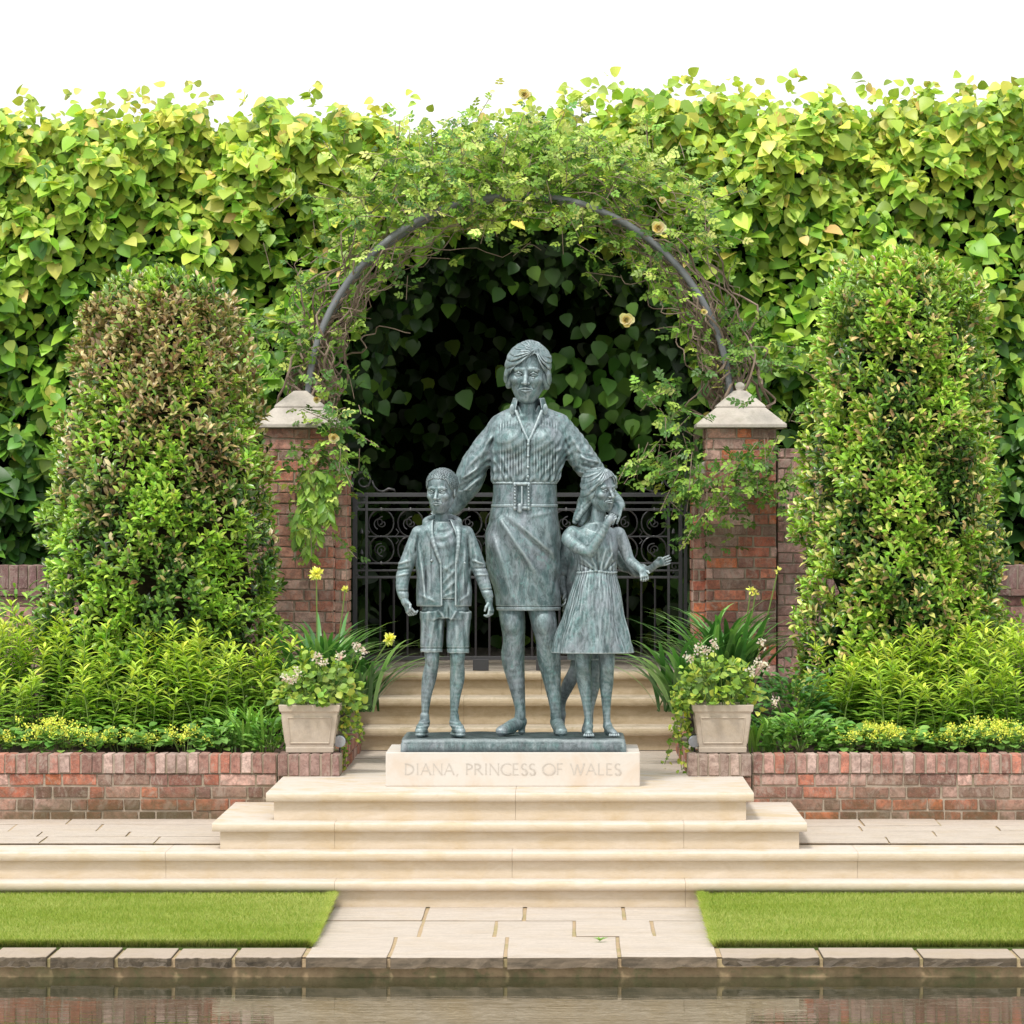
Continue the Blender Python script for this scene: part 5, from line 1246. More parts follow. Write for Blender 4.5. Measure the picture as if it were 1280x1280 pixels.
TN.add(LIMELEAF, np.stack([ARC_X+r.uniform(-1.4,1.4,N), HY+4.3+r.uniform(0,.5,N), r.uniform(.5,3.9,N)],1), np.stack([r.normal(0,.5,N), r.normal(-.2,.3,N), -1+r.normal(0,.3,N)],1), np.stack([r.normal(0,.5,N), np.full(N,-1.), r.normal(.3,.4,N)],1), r.uniform(.10,.17,N), pick(r, [(.03,.07,.015),(.05,.11,.02),(.30,.45,.07)], [4,3,.4], N))  # a few bright leaves paint glimpses of light, the others are kept dark
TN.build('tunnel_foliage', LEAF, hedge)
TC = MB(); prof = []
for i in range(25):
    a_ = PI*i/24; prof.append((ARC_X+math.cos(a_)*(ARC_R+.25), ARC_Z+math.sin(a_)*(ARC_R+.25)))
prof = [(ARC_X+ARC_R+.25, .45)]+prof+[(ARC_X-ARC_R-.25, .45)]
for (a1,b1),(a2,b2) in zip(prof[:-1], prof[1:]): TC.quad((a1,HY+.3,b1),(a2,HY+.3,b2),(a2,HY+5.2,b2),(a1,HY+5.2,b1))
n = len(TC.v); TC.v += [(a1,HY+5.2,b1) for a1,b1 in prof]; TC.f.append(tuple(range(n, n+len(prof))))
TC.build('tunnel_backing', DARKCORE, hedge)  # near-black shell paints the darkness around the tunnel
# stems
TK = MB()
for i, px in enumerate((-150,40,230,420,880,1060,1240,1400)):
    xx = hx(px); TK.tube([(xx+.03*math.sin(k*2+i), HY+.5, -.1+k*.75) for k in range(6)], [.07,.062,.055,.05,.04,.025], 8)
TK.build('stems', STEM_W, hedge)
# ================= clipped columnar shrubs =================
def shrub(name, cx, cy, prof, seed, label, brown, bright):
    """prof: list of (z, radius)"""
    r = np.random.default_rng(seed); o = empty(name, (cx, cy, .1)); tag(o, label, 'shrub')
    P = np.array(prof); Z0, Z1 = P[0,0], P[-1,0]
    t = MB(); t.tube([(cx+.02*math.sin(k), cy, .05+k*(Z1-.6)/6) for k in range(7)], [.05,.045,.04,.035,.03,.02,.012], 8)
    for k in range(14):
        a = k*2.4; z = .35+k*(Z1-1.0)/14; R = np.interp(z+.3, P[:,0], P[:,1])*.8; t.tube([(cx,cy,z),(cx+R*.5*math.cos(a),cy+R*.5*math.sin(a),z+.15),(cx+R*math.cos(a),cy+R*math.sin(a),z+.34)], [.016,.011,.005], 5)
    t.build('trunk', STEM_W, o)
    # dark inner volume, its colour painting the shade behind the leaves
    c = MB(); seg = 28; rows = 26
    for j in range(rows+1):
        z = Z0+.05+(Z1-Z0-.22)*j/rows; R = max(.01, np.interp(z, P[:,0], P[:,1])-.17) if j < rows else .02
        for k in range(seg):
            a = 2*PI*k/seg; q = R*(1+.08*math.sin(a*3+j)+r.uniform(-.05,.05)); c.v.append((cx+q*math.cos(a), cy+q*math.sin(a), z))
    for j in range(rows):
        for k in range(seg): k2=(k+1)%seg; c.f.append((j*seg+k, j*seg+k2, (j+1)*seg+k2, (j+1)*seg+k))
    c.build('inner_backing', simple('laurel_inner', (.030,.026,.013), .95, 0, .8, .05) if brown else DARKCORE, o)
    # shoots
    NS = 3900; u = r.uniform(0,1,NS); w = r.uniform(0, 1, NS)
    z = Z0+(Z1-Z0)*u; R = np.interp(z, P[:,0], P[:,1]); dR = (np.interp(z+.05, P[:,0], P[:,1])-np.interp(z-.05, P[:,0], P[:,1]))/.1
    # more shoots on the dome
    a = np.where(r.random(NS) < .80, -PI/2+r.normal(0,1.0,NS), r.uniform(0,2*PI,NS))
    lump = .045*np.sin(a*5+z*3)+.04*np.sin(a*9-z*7+2)+.03*np.sin(a*3+z*11)
    depth = np.abs(r.normal(0,.07,NS)); lump = lump*.85; R2 = np.maximum(.01, R+lump*np.clip(R/.4,0,1)-depth)
    nr = norm(np.stack([np.cos(a), np.sin(a), -dR], 1)); pos = np.stack([cx+R2*np.cos(a), cy+R2*np.sin(a), z], 1)
    # vertical cap shoots
    tipc = np.sin(a*4+z*5+seed)+np.sin(a*7-z*3.7)+r.normal(0,.5,NS)       # patches of fresh growth
    hz = (z-Z0)/(Z1-Z0)
    Fo = Foli()
    for k in range(7):
        m = np.ones(NS, bool) if k < 6 else tipc > 0
        n = int(m.sum()); aa = k*2.4+r.uniform(0,.6,n)
        ax = norm(nr[m]*.75+np.array([0,-.05,.75])+r.normal(0,.15,(n,3))); e1 = norm(np.cross(ax, np.array([.3,.1,1.0]))); e2 = np.cross(ax, e1)
        spread = 1.35 if k < 4 else .60
        d = ax*(1.0 if k < 4 else 1.4)+(e1*np.cos(aa)[:,None]+e2*np.sin(aa)[:,None])*spread
        base = pos[m]+ax*(.012*k)
        nn = ax*1.2-(e1*np.cos(aa)[:,None]+e2*np.sin(aa)[:,None])*.6+np.array([0,-.3,.4])
        g_old = pick(r, [(.018,.048,.009),(.045,.105,.016),(.10,.19,.028)], [2,3,2], n, .2); g_new = pick(r, [(.16,.30,.035),(.24,.38,.05),(.32,.42,.07)], [3,3,1.5], n, .15)
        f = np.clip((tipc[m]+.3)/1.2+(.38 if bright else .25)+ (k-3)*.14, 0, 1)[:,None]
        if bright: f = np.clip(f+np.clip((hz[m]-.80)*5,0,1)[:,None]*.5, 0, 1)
        cc = (g_old*(1-f)+g_new*f)*np.clip(1.1-3.0*depth[m], .3, 1.1)[:,None]  # shade between shoots painted in by darkening the deeper leaves
        if brown:
            br = np.clip((hz[m]-.50)*3.6-.5*tipc[m]*.6+r.normal(0,.45,n), 0, 1)*np.where(hz[m] > .95, .25, 1)
            cb = pick(r, [(.20,.14,.065),(.28,.24,.10),(.13,.07,.035),(.40,.34,.19),(.13,.20,.04)], [2.5,3,1.2,2.6,3.5], n, .2); cc = np.where((r.random(n) < br)[:,None], cb, cc)
        else:
            yl = (r.random(n) < .24*(1-.3*hz[m])); cc[yl] = pick(r, [(.42,.42,.14),(.48,.36,.17),(.22,.14,.07)], [3,1.5,1], int(yl.sum()))
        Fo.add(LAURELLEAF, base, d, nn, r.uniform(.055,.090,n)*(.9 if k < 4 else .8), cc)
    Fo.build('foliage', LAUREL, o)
def prof_from(pts, Y):
    """(py, half width px) -> (z, radius)"""
    out = [(WZ(py, Y), hw*Y/F) for py, hw in pts]; out = [(z-(.075 if z > 1.5 else 0), r_*.93) for z, r_ in out]; return sorted(out)
YS = 31.0
shrub('clipped_laurel', WX(203,YS), YS-D0, prof_from([(336,4),(341,40),(352,66),(372,88),(400,101),(440,110),(500,122),(560,135),(620,142),(700,148),(780,152),(840,150),(920,140)], YS), 5,
      'columnar clipped laurel with browned leaves on its rounded top, left of the gate', True, False)
shrub('clipped_laurel', WX(1126,YS), YS-D0, prof_from([(312,4),(317,44),(328,70),(348,90),(380,101),(440,108),(500,116),(560,123),(640,126),(720,126),(800,130),(860,134),(920,130)], YS), 6,
      'columnar clipped laurel with bright green rounded top, right of the gate', False, True)
# ================= climbing roses on a tubular arch =================
AY = 33.02-D0; AX = WX(649, 33.02); AZ = WZ(508, 33.02); AR = 263*33.02/F
arch = empty('metal_arch', (AX, AY, 0)); tag(arch, 'grey tubular metal hoop arching over the gate between the piers', 'garden arch')
for yy in (AY-.16, AY+.22):
    B = MB(); pts = [(AX+AR, yy, .3)]+[(AX+AR*math.cos(PI*i/40), yy, AZ+AR*math.sin(PI*i/40)) for i in range(41)]+[(AX-AR, yy, .3)]; B.tube(pts, .025, 10); B.build('hoop', PIPE, arch, smooth=True)
for i in range(1, 12):
    a = PI*i/12; B = MB(); B.tube([(AX+AR*math.cos(a), AY-.16, AZ+AR*math.sin(a)), (AX+AR*math.cos(a), AY+.22, AZ+AR*math.sin(a))], .009, 6); B.build('cross_bar', PIPE, arch)
def rose(side, seed, label):
    r = np.random.default_rng(seed); o = empty('climbing_rose', (AX+side*AR, AY, .15)); tag(o, label, 'climbing rose')
    ST = MB(); Fo = Foli(); Y0 = 32.6
    # main canes twining round the hoop
    canes = []
    for c in range(40):
        a0 = -.10 if side > 0 else PI+.10; end = r.uniform(.5, 1.75); n = 34; ph = r.uniform(0,6); off = r.normal(.0,.10); wv = r.uniform(3,7); dp = r.uniform(-.14,.2)
        pts = []
        for i in range(n+1):
            t = i/n; a = t*end; a = a if side > 0 else PI-a
            rad = AR+off+.055*math.sin(wv*t*3+ph)+.03*math.sin(t*31+ph*2)+r.normal(0,.008)-(.0 if c < 14 else .35*t*t*math.sin(ph*3))
            pts.append((AX+rad*math.cos(a), AY+dp+.10*math.sin(wv*t*4+ph*2), AZ+rad*math.sin(a)))
        lowz = [(AX+side*(AR+r.uniform(-.12,.1)), AY+r.uniform(.02,.15), z) for z in np.linspace(.1, AZ-.15, 5)]
        r0 = r.uniform(.005,.012); ST.tube(lowz+pts, [r0*1.2]*5+[r0*(1-.7*i/n) for i in range(n+1)], 5); canes.append(pts)
    # sprigs: (px,py) blobs of growth, radius px, count, outward bias
    if side < 0:
        blobs = [(630,205,90,34,150),(560,205,70,30,85),(500,250,60,35,70),(450,300,45,40,46),(405,370,35,45,34),(385,440,40,35,50),(400,500,45,30,60),(420,545,35,25,40),(385,560,40,35,30),(370,630,22,28,14),(560,270,60,30,58),(600,310,45,22,34),(500,340,40,35,26),(460,400,38,30,24),(440,460,30,35,26),(350,470,25,30,22),(530,330,30,25,14),(650,230,70,25,66),(390,660,16,16,8)]
    else:
        blobs = [(700,205,90,34,140),(780,230,65,35,80),(830,290,45,40,60),(700,270,70,32,60),(760,300,50,30,48),(700,320,50,25,36),(800,360,45,35,52),(820,420,45,32,46),(860,400,35,45,36),(900,430,40,45,46),(850,500,45,28,70),(830,560,30,28,50),(950,470,40,35,50),(970,520,35,35,50),(960,580,40,22,46),(905,600,45,18,40),(840,600,26,20,26),(900,640,26,12,16),(790,330,40,25,24),(880,540,22,16,14)]
    tips = []
    for bx, by, rx, ry, cnt in blobs:
        for _ in range(int(cnt*(.42 if by > 480 else (.46 if by > 280 and abs(bx-649) > 120 else .62)))):
            px, py = r.normal(bx, rx*.62), r.normal(by, ry*.62)
            inside = math.hypot(px-649, py-508) < 175 and py < 508
            if inside and r.random() < .97: continue
            if math.hypot(px-649, py-508) < 215 and py < 500 and r.random() < .6: continue
            if 590 < px < 735 and py > 390: continue
            if r.random() < .94 and 470 < py < 542 and ((px > 862 and px < 985) or (px < 404 and px > 318)): continue
            over_pier = (py > 485 and ((px < 430) or (px > 862)))
            Yd = r.uniform(31.92, 32.32) if over_pier else (r.uniform(32.75, 33.45) if (py < 470 and r.random() < .8) else r.uniform(32.2, 33.0))
            dd_ = math.hypot(px-649, py-508)
            if abs(dd_-263) < 24 and py < 470 and (px < 545 or px > 715) and r.random() < .38: continue
            if dd_ < 228 and py < 480 and r.random() < .8: continue
            p = np.array([WX(px,Yd), Yd-D0, WZ(py,Yd)])
            ctr = np.array([AX, AY, AZ]); out = norm(p-ctr); 
            d = norm(out*r.uniform(-.1,.9)+np.array([r.normal(0,.6), r.normal(-.35,.3), r.normal(.15,.6)])); L = r.uniform(.12,.34)
            if py > 540: d = norm(np.array([r.normal(0,.5), -.3, r.normal(-.7,.4)]))
            side_ = norm(np.cross(d, np.array([.1,.2,1.0]))); bend = np.array([0,0,-1.0])*r.uniform(0,.5)
            k = int(r.integers(5, 9)); ts = np.linspace(.1, 1, k)
            S = p[None]+d[None]*(L*ts[:,None])+bend[None]*(L*ts[:,None]**2*.5)
            ST.tube([tuple(p)]+[tuple(q) for q in S[1::2]], .0028, 4, cap=False)
            al = np.where(np.arange(k)%2 == 0, 1, -1)[:,None]
            dd = d[None]*.5+side_[None]*al*.9+r.normal(0,.3,(k,3)); nn = np.array([0,-.6,.9])+r.normal(0,.45,(k,3))
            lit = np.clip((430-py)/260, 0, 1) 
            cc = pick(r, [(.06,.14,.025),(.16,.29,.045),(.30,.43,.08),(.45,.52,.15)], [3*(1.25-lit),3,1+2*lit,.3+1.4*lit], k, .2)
            Fo.add(ROSELEAF, S, dd, nn, r.uniform(.085,.135,k), cc)
            if r.random() < .04: tips.append(S[-1])
    ST.build('stems', STEM_W, o); Fo.build('foliage', LEAF, o)
    fl = [(655,118,.05),(396,500,.03),(417,548,.045),(392,575,.03)] if side < 0 else [(823,285,.06),(783,400,.062),(828,250,.03),(880,390,.028)]
    for px, py, R in fl:
        Q = Foli(); Yd = 31.9; c = np.array([WX(px,Yd), Yd-D0, WZ(py,Yd)]); n = 26; i = np.arange(n); ph = i*2.4; el = .15+1.3*i/n
        d = np.stack([np.cos(ph)*np.cos(el), -np.sin(el), np.sin(ph)*np.cos(el)], 1); nn = np.array([0,-1.,0])-d*.5
        Q.add(PETALT, np.tile(c, (n,1)), d, nn, R*(1-.5*i/n), pick(r, [(.86,.78,.50),(.88,.82,.62),(.84,.66,.28)], [2,2,1], n, .06)); Q.build('rose_flower', PETAL, o)
rose(-1, 21, 'climbing rose on the left half of the arch, trailing over the left pier cap'); rose(1, 22, 'climbing rose on the right half of the arch, with cream blooms, around the right pier')
# wisteria-like leafy shoot hanging against the left pier
o = empty('hanging_shoot', (WX(390,32.1), 4.05, 1.3)); tag(o, 'long drooping leafy shoot hanging in front of the left brick pier', 'climber'); Fo = Foli(); ST = MB(); r = np.random.default_rng(4)
for sx, sy, ex, ey in ((385,590,372,668),(395,588,398,672),(402,600,412,640),(378,600,388,690),(410,592,416,650)):
    P = np.array([[WX(sx+(ex-sx)*t,32.05)+.02*math.sin(t*6), 4.02+.03*math.sin(t*4), WZ(sy+(ey-sy)*t,32.05)] for t in np.linspace(0,1,12)]); ST.tube([tuple(q) for q in P], .003, 4)
    for al in (-1,1): Fo.add(LAURELLEAF, P, np.stack([al*.5+r.normal(0,.2,12), r.normal(-.3,.2,12), np.full(12,-.9)],1), np.stack([r.normal(0,.3,12), np.full(12,-1.), np.full(12,.4)],1), r.uniform(.08,.12,12), pick(r, [(.14,.27,.04),(.24,.38,.06)], [2,2], 12))
ST.build('stems', STEM_G, o); Fo.build('foliage', LEAF, o)
# ================= border plants =================
def ground_z(): return .14
def perennial(px, Yd, hgt, ns, seed, label, grp, spread=.14, tone=1.0):
    r = np.random.default_rng(seed); cx, cy = WX(px, Yd), Yd-D0; g0 = soil_z(Yd)-.02; hgt = hgt*.86; o = empty('border_perennial', (cx, cy, g0)); tag(o, label, 'perennial plant', grp)
    ST = MB(); Fo = Foli()
    for i in range(int(ns*1.25)):
        bx, by = cx+r.normal(0, spread*.8), cy+r.normal(0, spread*.7); h = hgt*r.uniform(.72,1.08); lx, ly = r.normal(0,.09), r.normal(-.03,.05); m = 6
        T = np.linspace(0,1,m); P = np.stack([bx+lx*T**2, by+ly*T**2, g0+h*T], 1); ST.tube([tuple(q) for q in P], [.0055,.005,.0045,.004,.003,.002], 5, cap=False)
        k = int(52*h/.75); t = np.sort(r.uniform(.12,1,k)); Q = np.stack([bx+lx*t**2, by+ly*t**2, g0+h*t],1); a = np.arange(k)*2.4+r.uniform(0,6)
        up = .25+.9*t**2; d = np.stack([np.cos(a), np.sin(a), up+r.normal(0,.2,k)],1); nn = np.stack([-np.cos(a)*.5, -np.sin(a)*.5-.2, np.ones(k)],1)
        sc = r.uniform(.090,.138,k)*(1.1-.45*t**3); tone = tone*1.0; f = np.clip(t**2*1.1+r.normal(0,.12,k),0,1)[:,None]
        cc = (pick(r, [(.11,.24,.035),(.16,.31,.045),(.08,.17,.03)], [3,3,1.5], k)*(1-f)+pick(r, [(.34,.45,.06),(.44,.50,.08)], [2,1], k)*f)*tone
        Fo.add(LANCE, Q, d, nn, sc, cc)
    ST.build('stems', STEM_G, o); Fo.build('foliage', LEAF, o)
GL, GR = 'leafy perennials in the left border', 'leafy perennials in the right border'
rr = random.Random(5)
LL = 'light green leafy perennial with upright stems in the left border'; LR = 'light green leafy perennial with upright stems in the right border'
for i, (px, Yd, h, ns) in enumerate([(-25,30.6,.86,9),(15,30.4,.84,10),(55,30.6,.88,10),(95,30.3,.80,9),(135,30.5,.80,10),(172,30.2,.74,9),(212,30.3,.84,10),(250,30.0,.72,9),(285,30.2,.76,9),(318,30.25,.66,7),(35,29.9,.58,8),(120,29.9,.58,8),(190,29.85,.52,7),(235,30.05,.88,8)]):
    perennial(px, Yd, h, ns, 100+i, LL, GL, tone=1.18)
for i, (px, Yd, h, ns) in enumerate([(1055,30.2,.62,8),(1085,30.3,.72,9),(1120,30.4,.78,10),(1160,30.2,.74,9),(1195,30.4,.80,10),(1230,30.3,.78,10),(1268,30.4,.80,10),(1305,30.3,.80,9),(1145,29.9,.56,8),(1215,29.9,.56,8),(1255,30.0,.66,8),(1020,30.2,.46,6),(1100,30.0,.60,7)]):
    perennial(px, Yd, h, ns, 200+i, LR, GR, tone=1.15)
def mantle(px, Yd, seed, label, grp, R=.17, fl=1.0, tone=1.0):
    """low mound of round leaves with yellow-green flower froth"""
    r = np.random.default_rng(seed); cx, cy = WX(px, Yd), Yd-D0; o = empty('ladys_mantle', (cx, cy, .12)); tag(o, label, 'flowering plant', grp)
    fl *= .62; Fo = Foli(); k = int(60*R/.17); a = r.uniform(0,2*PI,k); q = R*np.sqrt(r.uniform(0,1,k)); P = np.stack([cx+q*np.cos(a), cy+q*np.sin(a), .13+.11*(1-(q/R)**2)+r.uniform(0,.05,k)],1)
    Fo.add(ROUND, P, np.stack([np.cos(a), np.sin(a)-.2, r.normal(.05,.3,k)],1), np.stack([np.cos(a)*.4, np.sin(a)*.4-.4, np.ones(k)],1), r.uniform(.045,.075,k), pick(r, [(.13,.26,.06),(.19,.33,.08),(.09,.19,.04)], [3,2,2], k)*tone)
    Fo.build('foliage', LEAF, o)
    if fl > 0:
        Q = Foli(); ST = MB(); n = int(22*fl)
        for i in range(n):
            aa = r.uniform(0,2*PI); qq = R*.8*math.sqrt(r.uniform(0,1)); tip = np.array([cx+qq*math.cos(aa), cy+qq*math.sin(aa)-.03, .20+r.uniform(.02,.15)*min(1.3,fl)])
            ST.tube([(cx+qq*.5*math.cos(aa), cy+qq*.5*math.sin(aa), .13), tuple(tip)], .002, 3, cap=False)
            m = 26; C_ = tip+r.normal(0,.017,(m,3)); Q.add(OVAL, C_, r.normal(0,1,(m,3))+np.array([0,-.3,.6]), r.normal(0,.6,(m,3))+np.array([0,-1,.8]), r.uniform(.010,.018,m), pick(r, [(.58,.62,.09),(.70,.66,.10),(.42,.52,.08)], [3,2,2], m, .1))
        ST.build('stems', STEM_G, o); Q.build('flowers', LEAF, o)
for i, (px, Yd, R, fl) in enumerate([(8,29.55,.14,.6),(45,29.5,.17,1.4),(78,29.5,.17,1.6),(112,29.52,.14,.6),(150,29.55,.15,.8),(188,29.5,.13,.3),(232,29.5,.15,.9),(262,29.52,.12,.2),(185,29.75,.14,.5),(-25,29.55,.17,1)]):
    mantle(px, Yd, 300+i, "low lady's mantle with yellow-green flowers along the left wall top", 'low flowering mounds in the left border', R, fl)
for i, (px, Yd, R, fl) in enumerate([(1060,29.52,.14,.7),(1098,29.52,.15,1.2),(1135,29.5,.17,.8),(1165,29.55,.13,.4),(1195,29.5,.17,.9),(1228,29.52,.15,1.5),(1262,29.5,.16,1.4),(1290,29.55,.15,1),(1085,29.75,.14,1.0),(1250,29.8,.15,.9)]):
    mantle(px, Yd, 330+i, "low lady's mantle with yellow-green flowers along the right wall top", 'low flowering mounds in the right border', R, fl)
# trailing growth beside the pots
def trailer(px, Yd, zt, zb, seed, label):
    r = np.random.default_rng(seed); o = empty('trailing_plant', (WX(px,Yd), Yd-D0, zt)); tag(o, label, 'trailing plant'); Fo = Foli(); ST = MB()
    for i in range(6):
        x0, y0 = WX(px,Yd)+r.normal(0,.04), Yd-D0+r.normal(0,.03); L = r.uniform(.35,1)*(zt-zb); m = 9; T = np.linspace(0,1,m); sx = r.normal(0,.05)
        P = np.stack([x0+sx*T, y0-.05*T, zt-L*T],1); ST.tube([tuple(q) for q in P], .0022, 4, cap=False)
        for rep in range(4): Fo.add(ROUND, P+r.normal(0,.015,(m,3)), r.normal(0,.8,(m,3))+np.array([0,-.5,-.1]), r.normal(0,.4,(m,3))+np.array([0,-1,.6]), r.uniform(.018,.038,m), pick(r, [(.15,.27,.05),(.30,.40,.07),(.55,.58,.10)], [3,2,1.3], m))
    ST.build('stems', STEM_G, o); Fo.build('foliage', LEAF, o)
trailer(437, 29.5, .46, .02, 1, 'small trailing plant with yellow-green flowers right of the left pot'); trailer(853, 29.4, .50, .0, 2, 'small trailing plant with yellow-green flowers left of the right pot')
# strap-leaved plants
def strap(name, px, Yd, n, L0, L1, w, seed, label, cat, cols, up=1.0, arch=1.0, lean=(0,0), z0=.12, flowers=()):
    r = np.random.default_rng(seed); cx, cy = WX(px, Yd), Yd-D0; o = empty(name, (cx, cy, z0)); tag(o, label, cat); Fo = Foli()
    for i in range(n):
        a = r.uniform(0,2*PI) if r.random() < .5 else -PI/2+r.normal(0,1.2); L = r.uniform(L0, L1); th = r.uniform(.12,1.05); b = np.array([cx+r.normal(0,.07), cy+r.normal(0,.06), z0])
        hd = np.array([math.cos(a)+lean[0], math.sin(a)+lean[1], 0]); m = 11; P = [b]; el = PI/2-th*.55*up
        for k in range(m-1):
            el -= arch*(.02+.20*(k/(m-1)))*r.uniform(.8,1.3); P.append(P[-1]+(hd*math.cos(el)+np.array([0,0,math.sin(el)]))*L/(m-1))
        P = np.array(P); P[:,2] = np.maximum(P[:,2], z0+.0) if z0 > .05 else P[:,2]
        Fo.ribbon(P, w*r.uniform(.75,1.15), np.array(cols[r.integers(len(cols))])*r.uniform(.75,1.25))
    Fo.build('foliage', LAUREL, o)
    for fx, fy, R, hw in flowers:
        ST = MB(); tip = np.array([WX(fx,Yd), cy-.05, WZ(fy,Yd)]); ST.tube([(cx+.3*(tip[0]-cx), cy, z0), tuple((tip+np.array([cx,cy,z0]))*.5+np.array([(tip[0]-cx)*.25,0,.05])), tuple(tip)], [.006,.005,.0045], 6); ST.build('flower_stalk', STEM_G, o)
        Q = Foli(); m = hw; d = norm(r.normal(0,1,(m,3))+np.array([0,-.2,.35])); Q.add(LAURELLEAF, np.tile(tip,(m,1))+d*.004, d, np.cross(d, r.normal(0,1,(m,3))), R*r.uniform(.7,1.05,m), pick(r, [(.72,.70,.16),(.60,.62,.16),(.80,.76,.30)], [2,1,1], m, .08)); Q.build('flower_head', LEAF, o)
AG = [(.045,.13,.035),(.065,.18,.045),(.11,.25,.07),(.18,.34,.11)]
strap('agapanthus', 398, 30.7, 125, .50,.82, .019, 61, 'arching dark strap-leaved clump with yellow flower heads, behind the left pot', 'agapanthus', AG, z0=.36, flowers=((396,717,.055,46),(432,737,.032,22),(487,799,.05,46)), lean=(.15,-.1))
strap('agapanthus', 452, 30.6, 50, .45,.68, .017, 62, 'smaller arching strap-leaved clump leaning over the left edge of the old steps', 'agapanthus', AG, z0=.34, lean=(.15,-.3))
strap('agapanthus', 905, 30.9, 130, .55,.90, .020, 63, 'arching dark strap-leaved clump with buds, behind the right pot', 'agapanthus', AG, up=.8, z0=.38, flowers=((938,738,.035,14),(944,742,.03,12),(972,713,.032,12)), lean=(-.05,-.1))
strap('agapanthus', 850, 30.6, 56, .45,.72, .018, 64, 'smaller arching strap-leaved clump leaning over the right edge of the old steps', 'agapanthus', AG, z0=.34, lean=(-.15,-.3))
IR = [(.13,.29,.06),(.18,.35,.07),(.24,.42,.09)]
strap('daylily', 312, 29.65, 42, .26,.46, .010, 65, 'bright green strap-leaved tuft at the front of the left border', 'daylily', IR, up=.6)
strap('daylily', 958, 29.65, 40, .22,.36, .011, 66, 'bright green strap-leaved tuft at the front of the right border next to the pot', 'daylily', IR, up=.8)
def leafy(px, Yd, R, h, k, seed, label, T=None, sc=(.06,.10), pal=None):
    r = np.random.default_rng(seed); cx, cy = WX(px,Yd), Yd-D0; zb = soil_z(Yd); o = empty('leafy_plant', (cx,cy,zb)); tag(o, label, 'leafy plant'); Fo = Foli(); ST = MB()
    for i in range(9): a = i*2.4; ST.tube([(cx,cy,zb-.02),(cx+R*.7*math.cos(a),cy+R*.7*math.sin(a),zb+h*.8)], .004, 4)
    th = r.uniform(0,2*PI,k); el = np.arcsin(r.uniform(0,1,k)); q = r.uniform(.6,1,k); P = np.stack([cx+R*q*np.cos(th)*np.cos(el), cy+R*q*np.sin(th)*np.cos(el), zb+h*q*np.sin(el)],1)
    d = np.stack([np.cos(th), np.sin(th)-.2, .5+r.normal(0,.3,k)],1); Fo.add(T or LAURELLEAF, P, d, np.stack([np.cos(th)*.3, -.4+np.sin(th)*.3, np.ones(k)],1), r.uniform(*sc,k), pick(r, pal or [(.10,.24,.05),(.15,.31,.06),(.21,.38,.09)], [2,3,2], k)); ST.build('stems', STEM_G, o); Fo.build('foliage', LEAF, o)
leafy(1000, 29.6, .22, .26, 260, 71, 'mid green leafy mound at the front of the right border beside the strap-leaved tuft')
leafy(1040, 29.7, .15, .20, 150, 72, 'small mid green leafy mound in front of the right laurel')
leafy(340, 29.6, .16, .20, 170, 73, 'mid green leafy mound left of the left stone pot')
leafy(275, 29.65, .14, .18, 140, 74, 'small leafy mound in front of the left laurel')
leafy(990, 30.1, .28, .48, 380, 75, 'dark green leafy plant at the foot of the right laurel', pal=[(.04,.12,.03),(.07,.18,.04)])
leafy(20, 30.9, .4, .95, 520, 76, 'bushy green plant at the far left end of the left border', T=LANCE, sc=(.09,.13), pal=[(.10,.22,.04),(.16,.30,.05),(.24,.38,.07)])
leafy(1275, 31.0, .4, .85, 520, 77, 'bushy yellow-green plant at the far right end of the right border', T=LANCE, sc=(.09,.13), pal=[(.22,.36,.05),(.30,.42,.06),(.14,.27,.04)])
# pelargoniums in the pots
def pelargonium(p, seed, label, dx, fl):
    cx, cy, z = p; r = np.random.default_rng(seed); o = empty('pelargonium', (cx,cy,z)); tag(o, label, 'pot plant'); Fo = Foli(); ST = MB(); k = 430
    th = r.uniform(0,2*PI,k); el = np.arcsin(r.uniform(-.15,1,k)); q = r.uniform(.55,1,k)**.6; rx = .27
    P = np.stack([cx+dx+rx*q*np.cos(th)*np.cos(el)*1.12, cy-.02+.24*q*np.sin(th)*np.cos(el), z+.05+.30*q*np.sin(el)+.03*np.sin(th*5)],1)
    P[:,2] = np.where((np.abs(P[:,0]-cx) < .19) & (P[:,2] < z+.05), z+.06, P[:,2])
    Fo.add(ROUND, P, r.normal(0,.7,(k,3))+np.stack([np.cos(th)*.5, np.sin(th)*.5-.3, np.zeros(k)],1), r.normal(0,.35,(k,3))+np.stack([np.cos(th)*.4, np.sin(th)*.4-.5, np.ones(k)],1), r.uniform(.030,.058,k), pick(r, [(.16,.28,.05),(.25,.37,.06),(.38,.44,.08),(.10,.19,.04)], [3,3,1.5,2], k))
    for i in range(16): a = i*2.4; ST.tube([(cx+.05*math.cos(a),cy+.05*math.sin(a),z),(cx+dx+.2*math.cos(a),cy+.17*math.sin(a),z+.22)], .004, 4)
    ST.build('stems', STEM_G, o); Fo.build('foliage', LEAF, o)
    for px, py in fl:
        Yd = 29.1; c = np.array([WX(px,Yd), Yd-D0+.02, WZ(py,Yd)]); Q = Foli(); m = 30; b = c+r.normal(0,.014,(m,3)); Q.add(OVAL, b, r.normal(0,1,(m,3)), r.normal(0,.5,(m,3))+np.array([0,-1,.5]), r.uniform(.014,.024,m), pick(r, [(.82,.74,.72),(.80,.62,.64),(.85,.80,.78)], [2,1,2], m, .05)); f = Q.build('flower_cluster', PETAL, o)
        ST = MB(); ST.tube([tuple(c), (c[0]*.6+(cx+dx)*.4, cy, z+.12)], .003, 4); ST.build('flower_stalk', STEM_G, o)
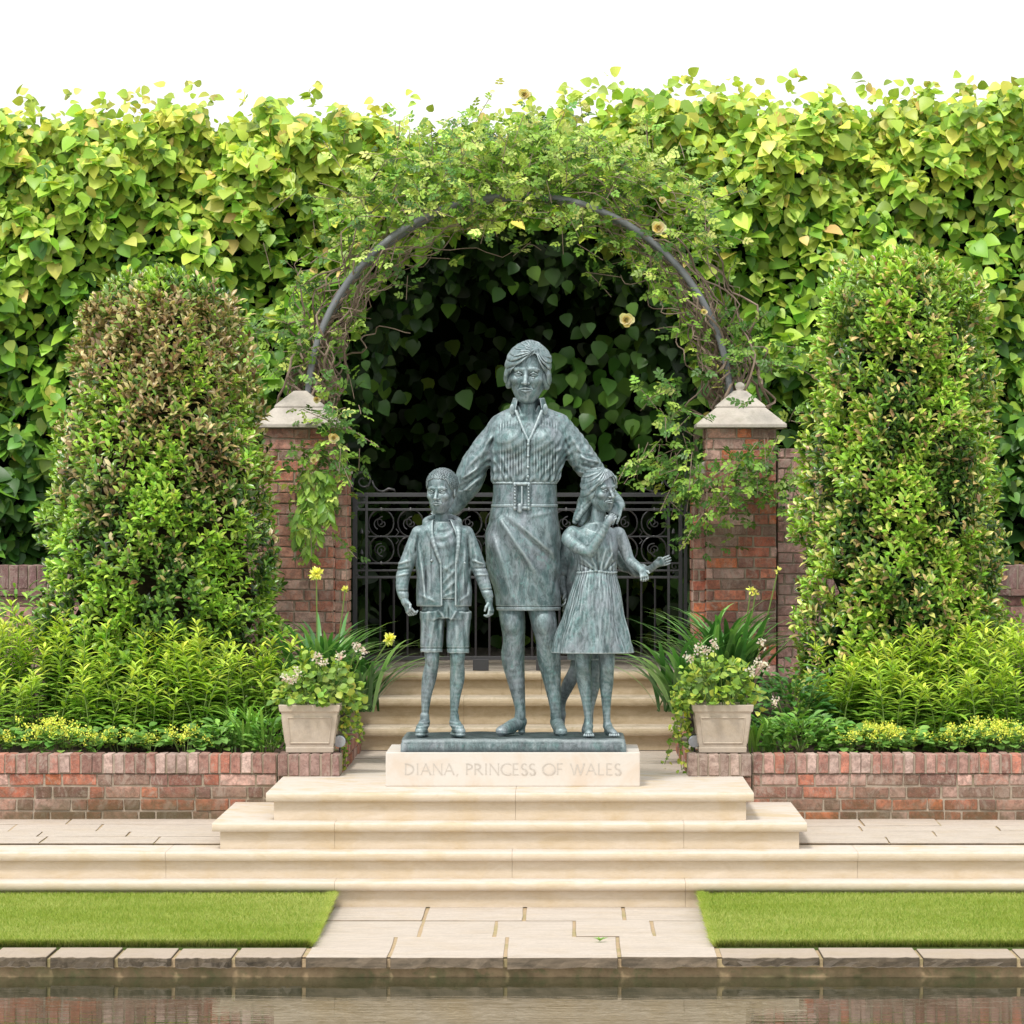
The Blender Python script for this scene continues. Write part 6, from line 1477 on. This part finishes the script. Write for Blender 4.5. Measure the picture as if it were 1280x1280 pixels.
pelargonium(potL, 81, 'yellow-green pelargonium with pale pink flowers filling the left stone pot', .05, [(357,848),(371,840),(366,851),(396,822),(404,828),(446,807),(453,815),(425,820)])
pelargonium(potR, 82, 'yellow-green pelargonium with pale pink flowers filling the right stone pot', -.03, [(862,822),(873,810),(893,806),(948,830),(940,838),(955,832),(953,805),(968,878),(880,815)])
# tiny weed in the path joint
Fo = Foli(); r = np.random.default_rng(1); c = np.array([WX(750,24.6), 24.6-D0, -.622]); a = np.arange(9)*2.4
Fo.add(LANCE, np.tile(c,(9,1)), np.stack([np.cos(a), np.sin(a), np.full(9,.8)],1), np.tile(np.array([0,0,1.]),(9,1))+.01, np.full(9,.05), pick(r, [(.15,.32,.05)], [1], 9)); o = Fo.build('weed', LEAF); tag(o, 'tiny green weed growing from a joint in the stone path', 'weed')
# ================= camera, sky, light =================
cam = bpy.data.cameras.new('camera'); co = bpy.data.objects.new('camera', cam); C.objects.link(co)
co.location = (CX, -D0, CZ); co.rotation_euler = (PI/2,0,0); cam.sensor_width = 36; cam.lens = 36*F/1280
cam.shift_x = -63/1280; cam.shift_y = -5/1280; cam.clip_end = 1000; cam.clip_start = 1
bpy.context.scene.camera = co
EL, AZM = math.radians(58), math.radians(-150)
w = bpy.data.worlds.new('World'); bpy.context.scene.world = w; w.use_nodes = True; nt = w.node_tree
bg = nt.nodes['Background']; sky = nt.nodes.new('ShaderNodeTexSky'); sky.sky_type = 'NISHITA'; sky.sun_disc = False; sky.sun_elevation = EL; sky.sun_rotation = math.radians(205); sky.altitude = 50; sky.air_density = 1.5; sky.dust_density = 4
# thick bright cloud over the sky: white, slightly mottled
tc = nt.nodes.new('ShaderNodeTexCoord'); nz = nt.nodes.new('ShaderNodeTexNoise'); nz.inputs['Scale'].default_value = 1.6; nz.inputs['Detail'].default_value = 4; nt.links.new(tc.outputs['Generated'], nz.inputs['Vector'])
rp = nt.nodes.new('ShaderNodeValToRGB'); rp.color_ramp.elements[0].color = (9.6,9.7,9.9,1); rp.color_ramp.elements[1].color = (10.6,10.6,10.5,1); nt.links.new(nz.outputs['Fac'], rp.inputs[0])
mx = nt.nodes.new('ShaderNodeMix'); mx.data_type = 'RGBA'; mx.inputs[0].default_value = .9; nt.links.new(sky.outputs[0], mx.inputs[6]); nt.links.new(rp.outputs[0], mx.inputs[7])
nt.links.new(mx.outputs[2], bg.inputs[0]); bg.inputs[1].default_value = .132
s = bpy.data.lights.new('sun','SUN'); s.energy = 2.7; s.angle = math.radians(10); s.color = (1,.96,.90); so = bpy.data.objects.new('sun', s); C.objects.link(so)
so.rotation_euler = (math.radians(30), math.radians(-14), 0)   # high, in front of the wall and a little to the left
sc = bpy.context.scene; sc.view_settings.view_transform = 'Standard'; sc.view_settings.look = 'None'; sc.view_settings.exposure = 0; sc.view_settings.gamma = 1
sc.render.engine = 'CYCLES'; sc.cycles.use_denoising = True; sc.cycles.max_bounces = 8; sc.cycles.diffuse_bounces = 4; sc.cycles.transmission_bounces = 4; sc.cycles.glossy_bounces = 3
